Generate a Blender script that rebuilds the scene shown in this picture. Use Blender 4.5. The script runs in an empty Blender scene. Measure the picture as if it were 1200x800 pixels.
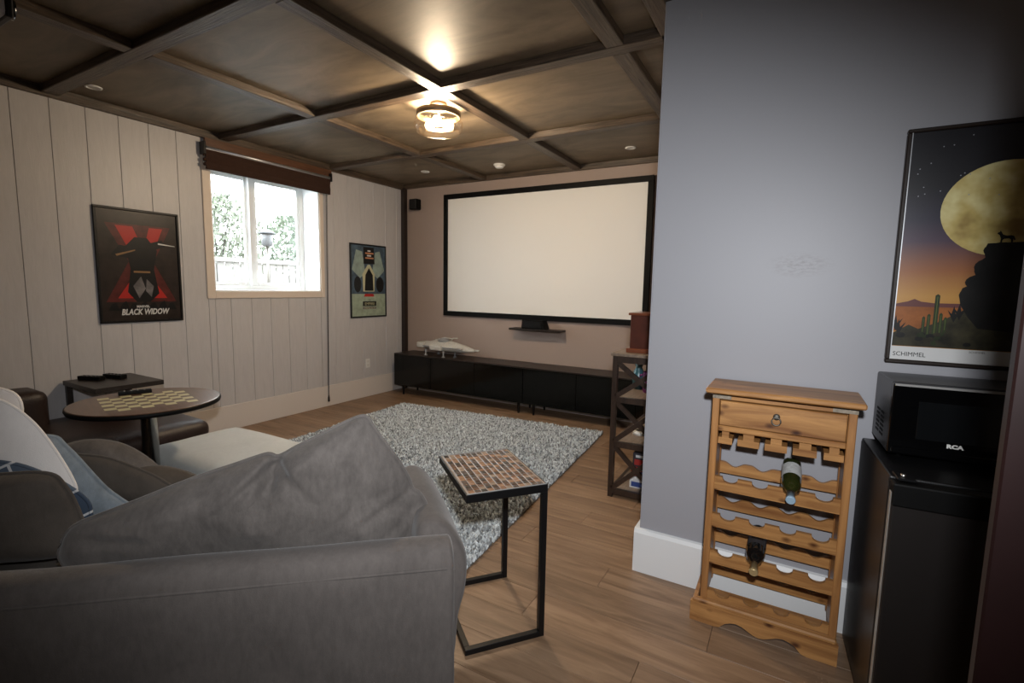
import bpy, bmesh, math, random
from mathutils import Vector, Matrix, Euler, noise
random.seed(7)
R = math.radians
sc = bpy.context.scene
COL = sc.collection

# ---------------------------------------------------------------- camera
F_PX = 572.0
cam = bpy.data.cameras.new('camera')
cam.sensor_fit = 'HORIZONTAL'; cam.sensor_width = 36.0
cam.lens = F_PX / 1200.0 * 36.0
cam.clip_start = 0.02
camo = bpy.data.objects.new('camera', cam); COL.objects.link(camo)
yaw, pitch, roll = R(29.66), R(-6.32), R(1.07)
base = Matrix(((1, 0, 0), (0, 0, -1), (0, 1, 0)))
rot = Matrix.Rotation(yaw, 3, 'Z') @ Matrix.Rotation(pitch, 3, 'X') @ base @ Matrix.Rotation(roll, 3, 'Z')
camo.matrix_world = Matrix.Translation((0, 0, 1.45)) @ rot.to_4x4()
sc.camera = camo

# ---------------------------------------------------------------- world, lights, exposure
sc.view_settings.view_transform = 'Standard'
sc.view_settings.look = 'None'
sc.view_settings.gamma = 1.0
sc.view_settings.use_curve_mapping = False
sc.view_settings.exposure = 0.16
w = bpy.data.worlds.new('overcast_sky'); sc.world = w; w.use_nodes = True
bg = w.node_tree.nodes['Background']
bg.inputs[0].default_value = (0.90, 0.95, 1.0, 1); bg.inputs[1].default_value = 13.0

def spot(name, loc, target, power, size, blend, radius, color):
    l = bpy.data.lights.new(name, 'SPOT'); l.energy = power; l.spot_size = R(size); l.spot_blend = blend
    l.shadow_soft_size = radius; l.color = color
    o = bpy.data.objects.new(name, l); COL.objects.link(o); o.location = loc
    o.rotation_euler = (Vector(target) - Vector(loc)).to_track_quat('-Z', 'Y').to_euler()
    return o
# the photographer's flash, held just above the lens
fwd = rot @ Vector((0, 0, -1)); right = rot @ Vector((1, 0, 0)); upv = rot @ Vector((0, 1, 0))
FL = Vector((0.06, 0.0, 1.72))
fo = spot('camera_flash', FL, FL + fwd + right * 0.02 - upv * 0.17, 205.0, 93, 1.0, 0.04, (0.95, 0.97, 1.0))
fo.scale = (1.40, 1.0, 1.0)      # the flash head throws a beam wider than it is tall

# ---------------------------------------------------------------- material helpers
MATS = {}
def nt(name):
    m = bpy.data.materials.new(name); m.use_nodes = True
    t = m.node_tree; b = t.nodes['Principled BSDF']; MATS[name] = m
    return m, t, b
def link(t, a, b): t.links.new(a, b)
def coords(t, scale=(1, 1, 1), kind='Object', rotz=0):
    c = t.nodes.new('ShaderNodeTexCoord'); mp = t.nodes.new('ShaderNodeMapping')
    mp.inputs['Scale'].default_value = scale; mp.inputs['Rotation'].default_value = (0, 0, rotz)
    link(t, c.outputs[kind], mp.inputs['Vector']); return mp.outputs[0]
def ramp(t, fac, stops):
    r = t.nodes.new('ShaderNodeValToRGB'); e = r.color_ramp.elements
    while len(e) < len(stops): e.new(0.5)
    for el, (p, c) in zip(e, stops):
        el.position = p; el.color = (*c, 1)
    link(t, fac, r.inputs[0]); return r.outputs[0]
def noise_tex(t, vec, scale, detail=4, rough=0.55, dist=0):
    n = t.nodes.new('ShaderNodeTexNoise'); n.inputs['Scale'].default_value = scale
    n.inputs['Detail'].default_value = detail; n.inputs['Roughness'].default_value = rough
    n.inputs['Distortion'].default_value = dist
    link(t, vec, n.inputs['Vector']); return n.outputs[0]
def bump(t, b, h, strength, dist=0.01):
    n = t.nodes.new('ShaderNodeBump'); n.inputs['Strength'].default_value = strength
    n.inputs['Distance'].default_value = dist
    link(t, h, n.inputs['Height']); link(t, n.outputs[0], b.inputs['Normal'])
def plain(name, col, rough=0.5, metal=0.0, spec=0.5, coat=0, var=0.0, vscale=8, bmp=0, bscale=60, sheen=0):
    m, t, b = nt(name)
    b.inputs['Roughness'].default_value = rough; b.inputs['Metallic'].default_value = metal
    b.inputs['Specular IOR Level'].default_value = spec
    b.inputs['Coat Weight'].default_value = coat; b.inputs['Coat Roughness'].default_value = 0.05
    b.inputs['Sheen Weight'].default_value = sheen
    if var > 0:
        v = noise_tex(t, coords(t), vscale, 5)
        a = tuple(max(0, x * (1 - var)) for x in col); c = tuple(min(1, x * (1 + var)) for x in col)
        link(t, ramp(t, v, [(0.3, a), (0.7, c)]), b.inputs['Base Color'])
    else:
        b.inputs['Base Color'].default_value = (*col, 1)
    if bmp:
        bump(t, b, noise_tex(t, coords(t), bscale, 3), bmp)
    return m
def wood(name, dark, light, axis='X', scale=1.0, rough=0.45, knots=False, per_obj=0.0, coat=0, bmp=0.15, stretch=12, spec=0.5):
    m, t, b = nt(name)
    s = {'X': (1, stretch, stretch), 'Y': (stretch, 1, stretch), 'Z': (stretch, stretch, 1)}[axis]
    vec = coords(t, tuple(k * scale for k in s))
    oi = t.nodes.new('ShaderNodeObjectInfo')
    add = t.nodes.new('ShaderNodeVectorMath'); add.operation = 'ADD'
    mul = t.nodes.new('ShaderNodeVectorMath'); mul.operation = 'SCALE'; mul.inputs['Scale'].default_value = 37.0
    cmb = t.nodes.new('ShaderNodeCombineXYZ')
    for i in range(3): link(t, oi.outputs['Random'], cmb.inputs[i])
    link(t, cmb.outputs[0], mul.inputs[0]); link(t, vec, add.inputs[0]); link(t, mul.outputs[0], add.inputs[1])
    n = noise_tex(t, add.outputs[0], 1.6, 7, 0.62, 0.8)
    col = ramp(t, n, [(0.28, dark), (0.72, light)])
    if knots:
        vo = t.nodes.new('ShaderNodeTexVoronoi'); vo.inputs['Scale'].default_value = 1.0
        v2 = coords(t, (8, 2, 13))
        link(t, v2, vo.inputs['Vector'])
        kn = ramp(t, vo.outputs['Distance'], [(0.07, (0.20, 0.12, 0.08)), (0.20, (1, 1, 1))])
        mx = t.nodes.new('ShaderNodeMix'); mx.data_type = 'RGBA'; mx.blend_type = 'MULTIPLY'; mx.inputs[0].default_value = 1
        link(t, col, mx.inputs[6]); link(t, kn, mx.inputs[7]); col = mx.outputs[2]
    if per_obj:
        hv = t.nodes.new('ShaderNodeHueSaturation'); mr = t.nodes.new('ShaderNodeMapRange')
        mr.inputs['To Min'].default_value = 1 - per_obj; mr.inputs['To Max'].default_value = 1 + per_obj
        link(t, oi.outputs['Random'], mr.inputs[0]); link(t, mr.outputs[0], hv.inputs['Value'])
        link(t, col, hv.inputs['Color']); col = hv.outputs[0]
    link(t, col, b.inputs['Base Color'])
    b.inputs['Roughness'].default_value = rough; b.inputs['Coat Weight'].default_value = coat
    b.inputs['Coat Roughness'].default_value = 0.12; b.inputs['Specular IOR Level'].default_value = spec
    if bmp: bump(t, b, n, bmp, 0.004)
    return m
def fabric(name, col, var=0.18, rough=0.9, sheen=0.5, nap=3.0, tint=(1, 1, 1), weave=260):
    m, t, b = nt(name)
    v1 = noise_tex(t, coords(t), nap, 4, 0.6, 0.6); v2 = noise_tex(t, coords(t, (1, 1, 0.35)), 42, 5, 0.75)
    mv = t.nodes.new('ShaderNodeMix'); mv.inputs[0].default_value = 0.42; link(t, v1, mv.inputs[2]); link(t, v2, mv.inputs[3]); v = mv.outputs[0]
    a = tuple(x * (1 - var) for x in col); c = tuple(min(1, x * (1 + var)) for x in col)
    link(t, ramp(t, v, [(0.36, a), (0.64, c)]), b.inputs['Base Color'])
    b.inputs['Roughness'].default_value = rough; b.inputs['Sheen Weight'].default_value = sheen
    b.inputs['Sheen Roughness'].default_value = 0.45; b.inputs['Sheen Tint'].default_value = (*tint, 1)
    b.inputs['Specular IOR Level'].default_value = 0.15
    bump(t, b, noise_tex(t, coords(t), weave, 2), 0.25, 0.003)
    return m
def glass(name, tint=(1, 1, 1), gloss=0.08, rough=0.02):
    m, t, b = nt(name)
    out = t.nodes['Material Output']
    tr = t.nodes.new('ShaderNodeBsdfTransparent'); tr.inputs[0].default_value = (*tint, 1)
    gl = t.nodes.new('ShaderNodeBsdfGlossy'); gl.inputs['Roughness'].default_value = rough
    mx = t.nodes.new('ShaderNodeMixShader'); mx.inputs[0].default_value = gloss
    link(t, tr.outputs[0], mx.inputs[1]); link(t, gl.outputs[0], mx.inputs[2]); link(t, mx.outputs[0], out.inputs[0])
    return m
def emit(name, col, strength):
    m, t, b = nt(name)
    b.inputs['Base Color'].default_value = (*col, 1)
    b.inputs['Emission Color'].default_value = (*col, 1); b.inputs['Emission Strength'].default_value = strength
    return m

# ---------------------------------------------------------------- mesh helpers
def mesh_obj(name, bm, mats, parent=None, loc=None, rot=None, smooth=False):
    me = bpy.data.meshes.new(name); bm.normal_update(); bm.to_mesh(me); bm.free()
    return link_mesh(name, me, mats, parent, loc, rot, smooth)
def link_mesh(name, me, mats=None, parent=None, loc=None, rot=None, smooth=False):
    if mats is not None and not me.materials:
        for m in (mats if isinstance(mats, (list, tuple)) else [mats]): me.materials.append(m)
    if smooth:
        for p in me.polygons: p.use_smooth = True
    o = bpy.data.objects.new(name, me); COL.objects.link(o)
    if parent is not None: o.parent = parent
    if loc is not None: o.location = loc
    if rot is not None: o.rotation_euler = rot
    return o
def root(name, label, cat, loc=(0, 0, 0), rotz=0, group=None):
    o = bpy.data.objects.new(name, None); COL.objects.link(o); o.empty_display_size = 0.1
    o.location = loc; o.rotation_euler = (0, 0, rotz)
    return tag(o, label, cat, group)
def tag(o, label, cat, group=None):
    o['label'] = label; o['category'] = cat
    if group: o['group'] = group
    return o
def struct(o, label=None):
    o['kind'] = 'structure'
    if label: o['label'] = label
    return o
def add_box(bm, x0, x1, y0, y1, z0, z1, mat=0, M=None):
    vs = [bm.verts.new((x, y, z)) for x in (x0, x1) for y in (y0, y1) for z in (z0, z1)]
    if M is not None:
        for v in vs: v.co = M @ v.co
    fs = []
    for q in ((0, 1, 3, 2), (4, 6, 7, 5), (0, 4, 5, 1), (2, 3, 7, 6), (0, 2, 6, 4), (1, 5, 7, 3)):
        f = bm.faces.new([vs[i] for i in q]); f.material_index = mat; fs.append(f)
    return vs, fs
def boxo(name, x0, x1, y0, y1, z0, z1, mats, parent=None, bev=0.0, seg=2):
    """box whose origin sits at its centre"""
    bm = bmesh.new(); hx, hy, hz = (x1 - x0) / 2, (y1 - y0) / 2, (z1 - z0) / 2
    add_box(bm, -hx, hx, -hy, hy, -hz, hz)
    if bev > 0:
        bmesh.ops.bevel(bm, geom=bm.edges[:], offset=bev, segments=seg, affect='EDGES', profile=0.5)
    return mesh_obj(name, bm, mats, parent, ((x0 + x1) / 2, (y0 + y1) / 2, (z0 + z1) / 2), smooth=False)
def add_lathe(bm, prof, n=32, M=None, mat=0, cap=True):
    rings = []
    for r, z in prof:
        ring = []
        for i in range(n):
            a = 2 * math.pi * i / n; p = Vector((r * math.cos(a), r * math.sin(a), z))
            ring.append(bm.verts.new(M @ p if M is not None else p))
        rings.append(ring)
    for a, b in zip(rings, rings[1:]):
        for i in range(n):
            f = bm.faces.new((a[i], a[(i + 1) % n], b[(i + 1) % n], b[i])); f.material_index = mat; f.smooth = True
    if cap:
        f = bm.faces.new(rings[0][::-1]); f.material_index = mat
        f = bm.faces.new(rings[-1]); f.material_index = mat
def add_tube(bm, pts, r, n=10, mat=0, closed=False):
    pts = [Vector(p) for p in pts]; rings = []
    m = len(pts)
    for i, p in enumerate(pts):
        if closed: d = pts[(i + 1) % m] - pts[i - 1]
        else: d = pts[min(i + 1, m - 1)] - pts[max(i - 1, 0)]
        d.normalize(); up = Vector((0, 0, 1)) if abs(d.z) < 0.95 else Vector((1, 0, 0))
        x = d.cross(up).normalized(); y = x.cross(d)
        rr = r[i] if isinstance(r, (list, tuple)) else r
        rings.append([bm.verts.new(p + (x * math.cos(2 * math.pi * k / n) + y * math.sin(2 * math.pi * k / n)) * rr) for k in range(n)])
    prs = list(zip(rings, rings[1:])) + ([(rings[-1], rings[0])] if closed else [])
    for a, b in prs:
        for k in range(n):
            f = bm.faces.new((a[k], a[(k + 1) % n], b[(k + 1) % n], b[k])); f.material_index = mat; f.smooth = True
    if not closed:
        bm.faces.new(rings[0][::-1]).material_index = mat; bm.faces.new(rings[-1]).material_index = mat
def add_prism(bm, poly, d0, d1, axis='Y', mat=0):
    """extrude polygon (a,b) between d0,d1 along axis: Y -> (x,z); X -> (y,z); Z -> (x,y)"""
    def P(a, b, d): return {'Y': (a, d, b), 'X': (d, a, b), 'Z': (a, b, d)}[axis]
    A = [bm.verts.new(P(a, b, d0)) for a, b in poly]; B = [bm.verts.new(P(a, b, d1)) for a, b in poly]
    n = len(poly); fs = [bm.faces.new(A), bm.faces.new(B[::-1])]
    for i in range(n): fs.append(bm.faces.new((A[i], B[i], B[(i + 1) % n], A[(i + 1) % n])))
    for f in fs: f.material_index = mat
    bmesh.ops.recalc_face_normals(bm, faces=fs)
def softbox(name, hx, hy, z0, z1, r, mat, parent=None, loc=(0, 0, 0), rotz=0, puff=0.0, n=14, wob=0.0, seed=0):
    """rounded, slightly puffed upholstery block; local origin at its base centre"""
    bm = bmesh.new(); bmesh.ops.create_cube(bm, size=2.0)
    bmesh.ops.subdivide_edges(bm, edges=bm.edges[:], cuts=n, use_grid_fill=True)
    hz = (z1 - z0) / 2; zc = (z0 + z1) / 2
    for v in bm.verts:
        c = Vector((v.co.x, v.co.y, v.co.z))
        # push samples towards the edges so that the roundings get enough vertices
        q = Vector([math.copysign(abs(k) ** 0.7, k) for k in c])
        p = Vector((q.x * hx, q.y * hy, q.z * hz))
        i = Vector((max(-hx + r, min(hx - r, p.x)), max(-hy + r, min(hy - r, p.y)), max(-hz + r, min(hz - r, p.z))))
        d = p - i
        if d.length > 1e-9: p = i + d.normalized() * r
        fx = 1 - (p.x / hx) ** 2; fy = 1 - (p.y / hy) ** 2; fz = 1 - (p.z / hz) ** 2
        p.z += puff * max(0, fx) * max(0, fy) * (1 if p.z > 0 else -0.2)
        p.x += puff * 0.35 * max(0, fy) * max(0, fz) * (p.x / hx)
        p.y += puff * 0.35 * max(0, fx) * max(0, fz) * (p.y / hy)
        if wob: p += noise.noise_vector(p * 4.0 + Vector((seed * 7.3, seed * 3.1, 0))) * wob
        v.co = p + Vector((0, 0, zc))
    return mesh_obj(name, bm, mat, parent, loc, (0, 0, rotz), smooth=True)
def smooth_poly(pts, k=6):
    out = []; n = len(pts)
    for i in range(n):
        p0, p1, p2, p3 = (Vector(pts[(i + j - 1) % n]) for j in range(4))
        for s in range(k):
            t = s / k
            out.append(0.5 * ((2 * p1) + (p2 - p0) * t + (2 * p0 - 5 * p1 + 4 * p2 - p3) * t * t + (3 * p1 - p0 - 3 * p2 + p3) * t ** 3))
    return out
def text_mesh(body, size, ext=0.0004, shear=0.0, align='LEFT', sx=1.0, bold=0.0):
    cu = bpy.data.curves.new('lettering', 'FONT'); cu.body = body; cu.size = size; cu.extrude = ext
    cu.align_x = align; cu.shear = shear; cu.offset = bold; cu.resolution_u = 3
    o = bpy.data.objects.new('lettering', cu); COL.objects.link(o)
    dg = bpy.context.evaluated_depsgraph_get(); me = bpy.data.meshes.new_from_object(o.evaluated_get(dg))
    bpy.data.objects.remove(o); bpy.data.curves.remove(cu)
    if sx != 1.0: me.transform(Matrix.Diagonal((sx, 1, 1, 1)))
    me.materials.clear()
    return me

# ---------------------------------------------------------------- materials
M_panel_wall = None
def wall_panel_mat():
    m, t, b = nt('painted_panelling')
    n = noise_tex(t, coords(t, (6, 6, 0.9)), 6, 6, 0.65, 0.6)
    link(t, ramp(t, n, [(0.3, (0.475, 0.456, 0.455)), (0.7, (0.525, 0.504, 0.502))]), b.inputs['Base Color'])
    b.inputs['Roughness'].default_value = 0.42
    bump(t, b, n, 0.22, 0.004); return m
M_panel = wall_panel_mat()
M_groove = plain('panelling_groove', (0.30, 0.27, 0.25), 0.7)
M_tanwall = plain('taupe_wall_paint', (0.345, 0.265, 0.225), 0.6, bmp=0.05, bscale=180)
def grey_wall_mat():
    m, t, b = nt('grey_wall_paint')
    base_c = (0.318, 0.318, 0.342)
    vec = coords(t, (1, 1, 1))
    # scuffed filler patch at its own place on the wall
    sep = t.nodes.new('ShaderNodeVectorMath'); sep.operation = 'SUBTRACT'; sep.inputs[1].default_value = (0.02, 2.426, 1.567)
    link(t, vec, sep.inputs[0])
    scl = t.nodes.new('ShaderNodeVectorMath'); scl.operation = 'MULTIPLY'; scl.inputs[1].default_value = (7.5, 0, 17)
    link(t, sep.outputs[0], scl.inputs[0])
    ln = t.nodes.new('ShaderNodeVectorMath'); ln.operation = 'LENGTH'; link(t, scl.outputs[0], ln.inputs[0])
    mask = ramp(t, ln.outputs['Value'], [(0.35, (1, 1, 1)), (1.0, (0, 0, 0))])
    nz = ramp(t, noise_tex(t, coords(t, (30, 1, 70)), 1.3, 6, 0.7), [(0.44, (0, 0, 0)), (0.6, (1, 1, 1))])
    mu = t.nodes.new('ShaderNodeMix'); mu.data_type = 'RGBA'; mu.blend_type = 'MULTIPLY'; mu.inputs[0].default_value = 1
    link(t, mask, mu.inputs[6]); link(t, nz, mu.inputs[7])
    mx = t.nodes.new('ShaderNodeMix'); mx.data_type = 'RGBA'
    mx.inputs[6].default_value = (*base_c, 1); mx.inputs[7].default_value = (0.255, 0.25, 0.258, 1)
    link(t, mu.outputs[2], mx.inputs[0]); link(t, mx.outputs[2], b.inputs['Base Color'])
    b.inputs['Roughness'].default_value = 0.5
    bump(t, b, noise_tex(t, coords(t), 160, 2), 0.05, 0.003); return m
M_grey = grey_wall_mat()
M_white = plain('white_trim_paint', (0.74, 0.75, 0.75), 0.4)
M_cream = plain('cream_trim_paint', (0.63, 0.575, 0.53), 0.45)
M_wintrim = plain('beige_window_trim', (0.66, 0.56, 0.47), 0.45)
M_vinyl = plain('white_vinyl', (0.80, 0.82, 0.82), 0.35)
M_ply = wood('stained_plywood', (0.105, 0.080, 0.052), (0.24, 0.185, 0.125), 'X', 1.0, 0.47, per_obj=0.10, bmp=0.05, stretch=3, spec=0.28)
M_beamx = wood('dark_beam_grain_lengthwise', (0.008, 0.005, 0.0035), (0.125, 0.086, 0.056), 'X', 2.0, 0.42, bmp=1.0, stretch=22)
M_beamy = wood('dark_beam_grain_crosswise', (0.008, 0.005, 0.0035), (0.125, 0.086, 0.056), 'Y', 2.0, 0.42, bmp=1.0, stretch=22)
M_beamz = wood('dark_post_wood', (0.008, 0.004, 0.003), (0.026, 0.014, 0.009), 'Z', 2.0, 0.45, bmp=0.3)
M_plank = wood('brown_laminate', (0.150, 0.086, 0.047), (0.345, 0.222, 0.135), 'X', 1.3, 0.42, per_obj=0.14, bmp=0.08, stretch=9)
M_gap = plain('floor_joint', (0.085, 0.05, 0.03), 0.8)
M_black = plain('matte_black', (0.0025, 0.0025, 0.0025), 0.55, spec=0.15)
M_blackmetal = plain('black_metal', (0.004, 0.004, 0.0045), 0.4, spec=0.3)
M_blackgloss = plain('gloss_black_doors', (0.002, 0.0023, 0.0023), 0.12, spec=0.35)
M_darktop = wood('black_brown_veneer', (0.006, 0.004, 0.003), (0.026, 0.017, 0.013), 'X', 2, 0.4, bmp=0.1)
M_screen = plain('projection_screen_white', (0.80, 0.78, 0.735), 0.75)
M_pine = wood('waxed_pine', (0.20, 0.078, 0.022), (0.52, 0.265, 0.090), 'X', 1.6, 0.42, knots=True, bmp=0.12, stretch=10, per_obj=0.06)
M_pinez = wood('waxed_pine_upright', (0.17, 0.066, 0.020), (0.44, 0.21, 0.070), 'Z', 1.4, 0.42, bmp=0.12, stretch=10, per_obj=0.06)
M_iron = plain('aged_iron', (0.16, 0.15, 0.13), 0.5, 0.8)
M_ironband = plain('galvanised_strap', (0.26, 0.22, 0.17), 0.5, 0.6, var=0.35, vscale=60)
M_chrome = plain('chrome', (0.80, 0.78, 0.74), 0.25, 1.0)
M_grey_sofa = fabric('grey_velvet', (0.106, 0.093, 0.086), 0.22, 0.9, 0.15, 2.2)
M_grey_cush = fabric('grey_velvet_cushion', (0.116, 0.103, 0.095), 0.30, 0.9, 0.2, 5.0)
M_otto = fabric('window_lit_grey_velvet', (0.50, 0.51, 0.49), 0.08, 0.9, 0.2, 4.0)  # window light on the ottoman is put into this paler, cooler grey
M_grey2 = fabric('brown_grey_velvet', (0.082, 0.069, 0.058), 0.18, 0.9, 0.15, 4.0)
M_whitefab = fabric('white_cotton', (0.84, 0.79, 0.75), 0.04, 0.9, 0.3, 5.0)
M_bluefab = fabric('faded_blue_cotton', (0.22, 0.255, 0.285), 0.25, 0.9, 0.3, 7.0)
def plaid_mat():
    m, t, b = nt('navy_plaid')
    wv = t.nodes.new('ShaderNodeTexBrick'); wv.inputs['Scale'].default_value = 2.6
    wv.inputs['Color1'].default_value = (0.035, 0.055, 0.09, 1); wv.inputs['Color2'].default_value = (0.10, 0.13, 0.17, 1)
    wv.inputs['Mortar'].default_value = (0.55, 0.56, 0.57, 1); wv.inputs['Mortar Size'].default_value = 0.012
    mp = t.nodes.new('ShaderNodeMapping'); c = t.nodes.new('ShaderNodeTexCoord')
    mp.inputs['Rotation'].default_value = (R(90), 0, R(25)); link(t, c.outputs['Object'], mp.inputs['Vector'])
    link(t, mp.outputs[0], wv.inputs['Vector']); link(t, wv.outputs[0], b.inputs['Base Color'])
    b.inputs['Roughness'].default_value = 0.9; return m
M_plaid = plaid_mat()
M_leather = plain('brown_leather', (0.022, 0.0105, 0.0075), 0.42, var=0.2, vscale=12, bmp=0.25, bscale=110)
M_rugbase = plain('rug_backing', (0.16, 0.16, 0.155), 0.95)
def pile_mat():
    m, t, b = nt('grey_shag_pile')
    g = t.nodes.new('ShaderNodeNewGeometry')
    link(t, ramp(t, g.outputs['Random Per Island'], [(0.0, (0.15, 0.155, 0.16)), (0.4, (0.45, 0.475, 0.485)), (1.0, (0.80, 0.84, 0.85))]), b.inputs['Base Color'])
    b.inputs['Roughness'].default_value = 0.9; b.inputs['Specular IOR Level'].default_value = 0.1; return m
M_pile = pile_mat()
M_walnut = wood('chess_table_walnut', (0.075, 0.036, 0.020), (0.15, 0.078, 0.045), 'X', 2, 0.3, bmp=0.03, coat=0.3)
M_chesslight = plain('pale_yellow_square', (0.60, 0.56, 0.32), 0.35)
M_mahog = plain('red_mahogany', (0.075, 0.020, 0.012), 0.3, var=0.2, vscale=14, coat=0.3)
M_mahoglight = plain('red_mahogany_edge', (0.17, 0.050, 0.022), 0.3, coat=0.3)
M_ladder = wood('dark_walnut_frame', (0.014, 0.007, 0.004), (0.045, 0.024, 0.014), 'Z', 2, 0.45, bmp=0.1)
M_ladshelf = wood('greyed_oak_shelf', (0.13, 0.095, 0.068), (0.27, 0.205, 0.155), 'Y', 2, 0.5, bmp=0.1)
M_glass = glass('clear_pane', (0.97, 0.985, 0.985), 0.05)
M_lampglass = glass('seeded_lamp_glass', (1.0, 0.96, 0.90), 0.10, 0.08)
M_bulb = emit('lit_bulb', (1.0, 0.82, 0.55), 40.0)
M_lampring = plain('brushed_bronze_ring', (0.20, 0.145, 0.09), 0.45, 0.7)
M_plastic = plain('white_plastic', (0.72, 0.71, 0.68), 0.4)
M_potlens = plain('frosted_lens', (0.62, 0.60, 0.56), 0.5)
M_shade = fabric('dark_brown_blind_cloth', (0.036, 0.017, 0.011), 0.12, 0.8, 0.1, 20)
M_shadewood = wood('reddish_valance_wood', (0.055, 0.022, 0.010), (0.13, 0.055, 0.024), 'Y', 2, 0.4, bmp=0.1)
M_alu = plain('aluminium_rail', (0.45, 0.46, 0.48), 0.35, 0.8)
M_door = plain('dark_cherry_door', (0.0085, 0.0024, 0.0022), 0.5, spec=0.2, var=0.2, vscale=5)
M_bottleg = plain('green_bottle_glass', (0.020, 0.026, 0.006), 0.08, coat=0.5)
M_bottled = plain('black_bottle_glass', (0.006, 0.006, 0.006), 0.1, coat=0.4)
M_bluefoil = plain('pale_blue_foil', (0.30, 0.42, 0.52), 0.4)
M_goldfoil = plain('gold_foil', (0.50, 0.38, 0.19), 0.35, 0.5)
M_label = plain('paper_wine_label', (0.55, 0.56, 0.55), 0.6, var=0.2, vscale=90)
M_labeld = plain('black_wine_label', (0.03, 0.028, 0.03), 0.5)
M_fridge = plain('fridge_black_enamel', (0.004, 0.004, 0.0045), 0.33, bmp=0.1, bscale=240)
M_fridgedoor = plain('fridge_dark_steel_door', (0.018, 0.015, 0.014), 0.4, 0.3)
M_silver = plain('silver_trim', (0.30, 0.295, 0.285), 0.35, 0.2)
M_mwbody = plain('microwave_grey_enamel', (0.030, 0.031, 0.034), 0.35)
M_mwblack = plain('microwave_black_front', (0.0018, 0.0018, 0.002), 0.12, spec=0.35)
M_mwwin = plain('microwave_window', (0.005, 0.0055, 0.006), 0.08, spec=0.35)
M_model = plain('off_white_model_plastic', (0.52, 0.50, 0.45), 0.5, var=0.12, vscale=40)
M_modeld = plain('grey_model_plastic', (0.25, 0.25, 0.25), 0.5)

# ================================================================ SETTING
XL, YB, YG, XC = -4.74, 5.236, 2.426, -0.602     # left wall, screen wall, grey wall face, grey wall end
YF, XR = -1.40, 1.10                              # unseen wall behind, unseen right wall
ZB, ZP = 2.762, 2.815                             # underside of beams, underside of ceiling panels

# ---- floor: laminate planks
fl = struct(boxo('floor', XL - 0.4, XR + 0.1, YF - 0.1, YB + 0.1, -0.12, -0.006, M_gap), 'brown wood-look laminate floor of staggered planks')
PW = 0.188; meshes = {}
y = YF; row = 0
while y < YB:
    x = XL - (row * 0.53 % 1.28); 
    while x < XR:
        x0, x1 = max(x, XL), min(x + 1.28, XR); y1 = min(y + PW, YB)
        inside_block = y > YG and x0 > XC
        if x1 - x0 > 0.03 and not inside_block:
            k = (round(x1 - x0, 3), round(y1 - y, 3))
            if k not in meshes:
                bm = bmesh.new(); hx, hy = k[0] / 2 - 0.0008, k[1] / 2 - 0.0008
                add_box(bm, -hx, hx, -hy, hy, -0.006, 0)
                bmesh.ops.bevel(bm, geom=[e for e in bm.edges if all(v.co.z > -0.001 for v in e.verts)], offset=0.0012, segments=1, affect='EDGES')
                me = bpy.data.meshes.new('plank'); bm.to_mesh(me); bm.free(); me.materials.append(M_plank); meshes[k] = me
            p = link_mesh('plank', meshes[k]); p.parent = fl; p.matrix_parent_inverse = Matrix.Translation(-fl.location)
            p.location = ((x0 + x1) / 2, (y + y1) / 2, 0)
        x += 1.28
    y += PW; row += 1
def kid(o, parent):
    """parent an object built in world coordinates without moving it"""
    o.parent = parent; o.matrix_parent_inverse = parent.matrix_basis.inverted(); return o

# ---- left wall: painted panelling around a deep window opening
WY0, WY1, WZ0, WZ1 = 2.632, 3.830, 1.362, 2.60
XW = -5.10
bm = bmesh.new()
for a in ((XW, XL - 0.012, YF - 0.1, WY0, 0, 2.95), (XW, XL - 0.012, WY1, YB + 0.1, 0, 2.95),
          (XW, XL - 0.012, WY0, WY1, 0, WZ0), (XW, XL - 0.012, WY0, WY1, WZ1, 2.95)):
    add_box(bm, *a)
wl = struct(mesh_obj('wall_left', bm, M_groove), 'pale taupe painted wall with vertical board panelling')
g0 = 1.314; GW = 0.2095
edges = [YF]
k = math.floor((YF - g0) / GW) + 1
while g0 + k * GW < YB - 0.03:
    edges.append(g0 + k * GW); k += 1
edges.append(YB)
def board(y0, y1, z0, z1):
    bm = bmesh.new(); G = 0.0013
    vs, fs = add_box(bm, XL - 0.012, XL, y0 + G, y1 - G, z0, z1)
    bmesh.ops.bevel(bm, geom=[e for e in bm.edges if all(v.co.x > XL - 0.001 for v in e.verts) and abs(e.verts[0].co.z - e.verts[1].co.z) > 0.01], offset=0.0022, segments=1, affect='EDGES')
    return kid(mesh_obj('panel_board', bm, M_panel), wl)
for a, b in zip(edges, edges[1:]):
    segs = [(a, b, [(0.0, ZP)])]
    if b > WY0 and a < WY1:
        segs = []
        if a < WY0: segs.append((a, WY0, [(0.0, ZP)]))
        segs.append((max(a, WY0), min(b, WY1), [(0.0, WZ0), (WZ1, ZP)]))
        if b > WY1: segs.append((WY1, b, [(0.0, ZP)]))
    for s0, s1, zs in segs:
        if s1 - s0 < 0.012: continue
        for z0, z1 in zs: board(s0, s1, z0, z1)
struct(boxo('baseboard_left', XL, XL + 0.018, YF, YB, 0.0, 0.245, M_cream, bev=0.004), 'tall cream baseboard along the panelled wall')

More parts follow.
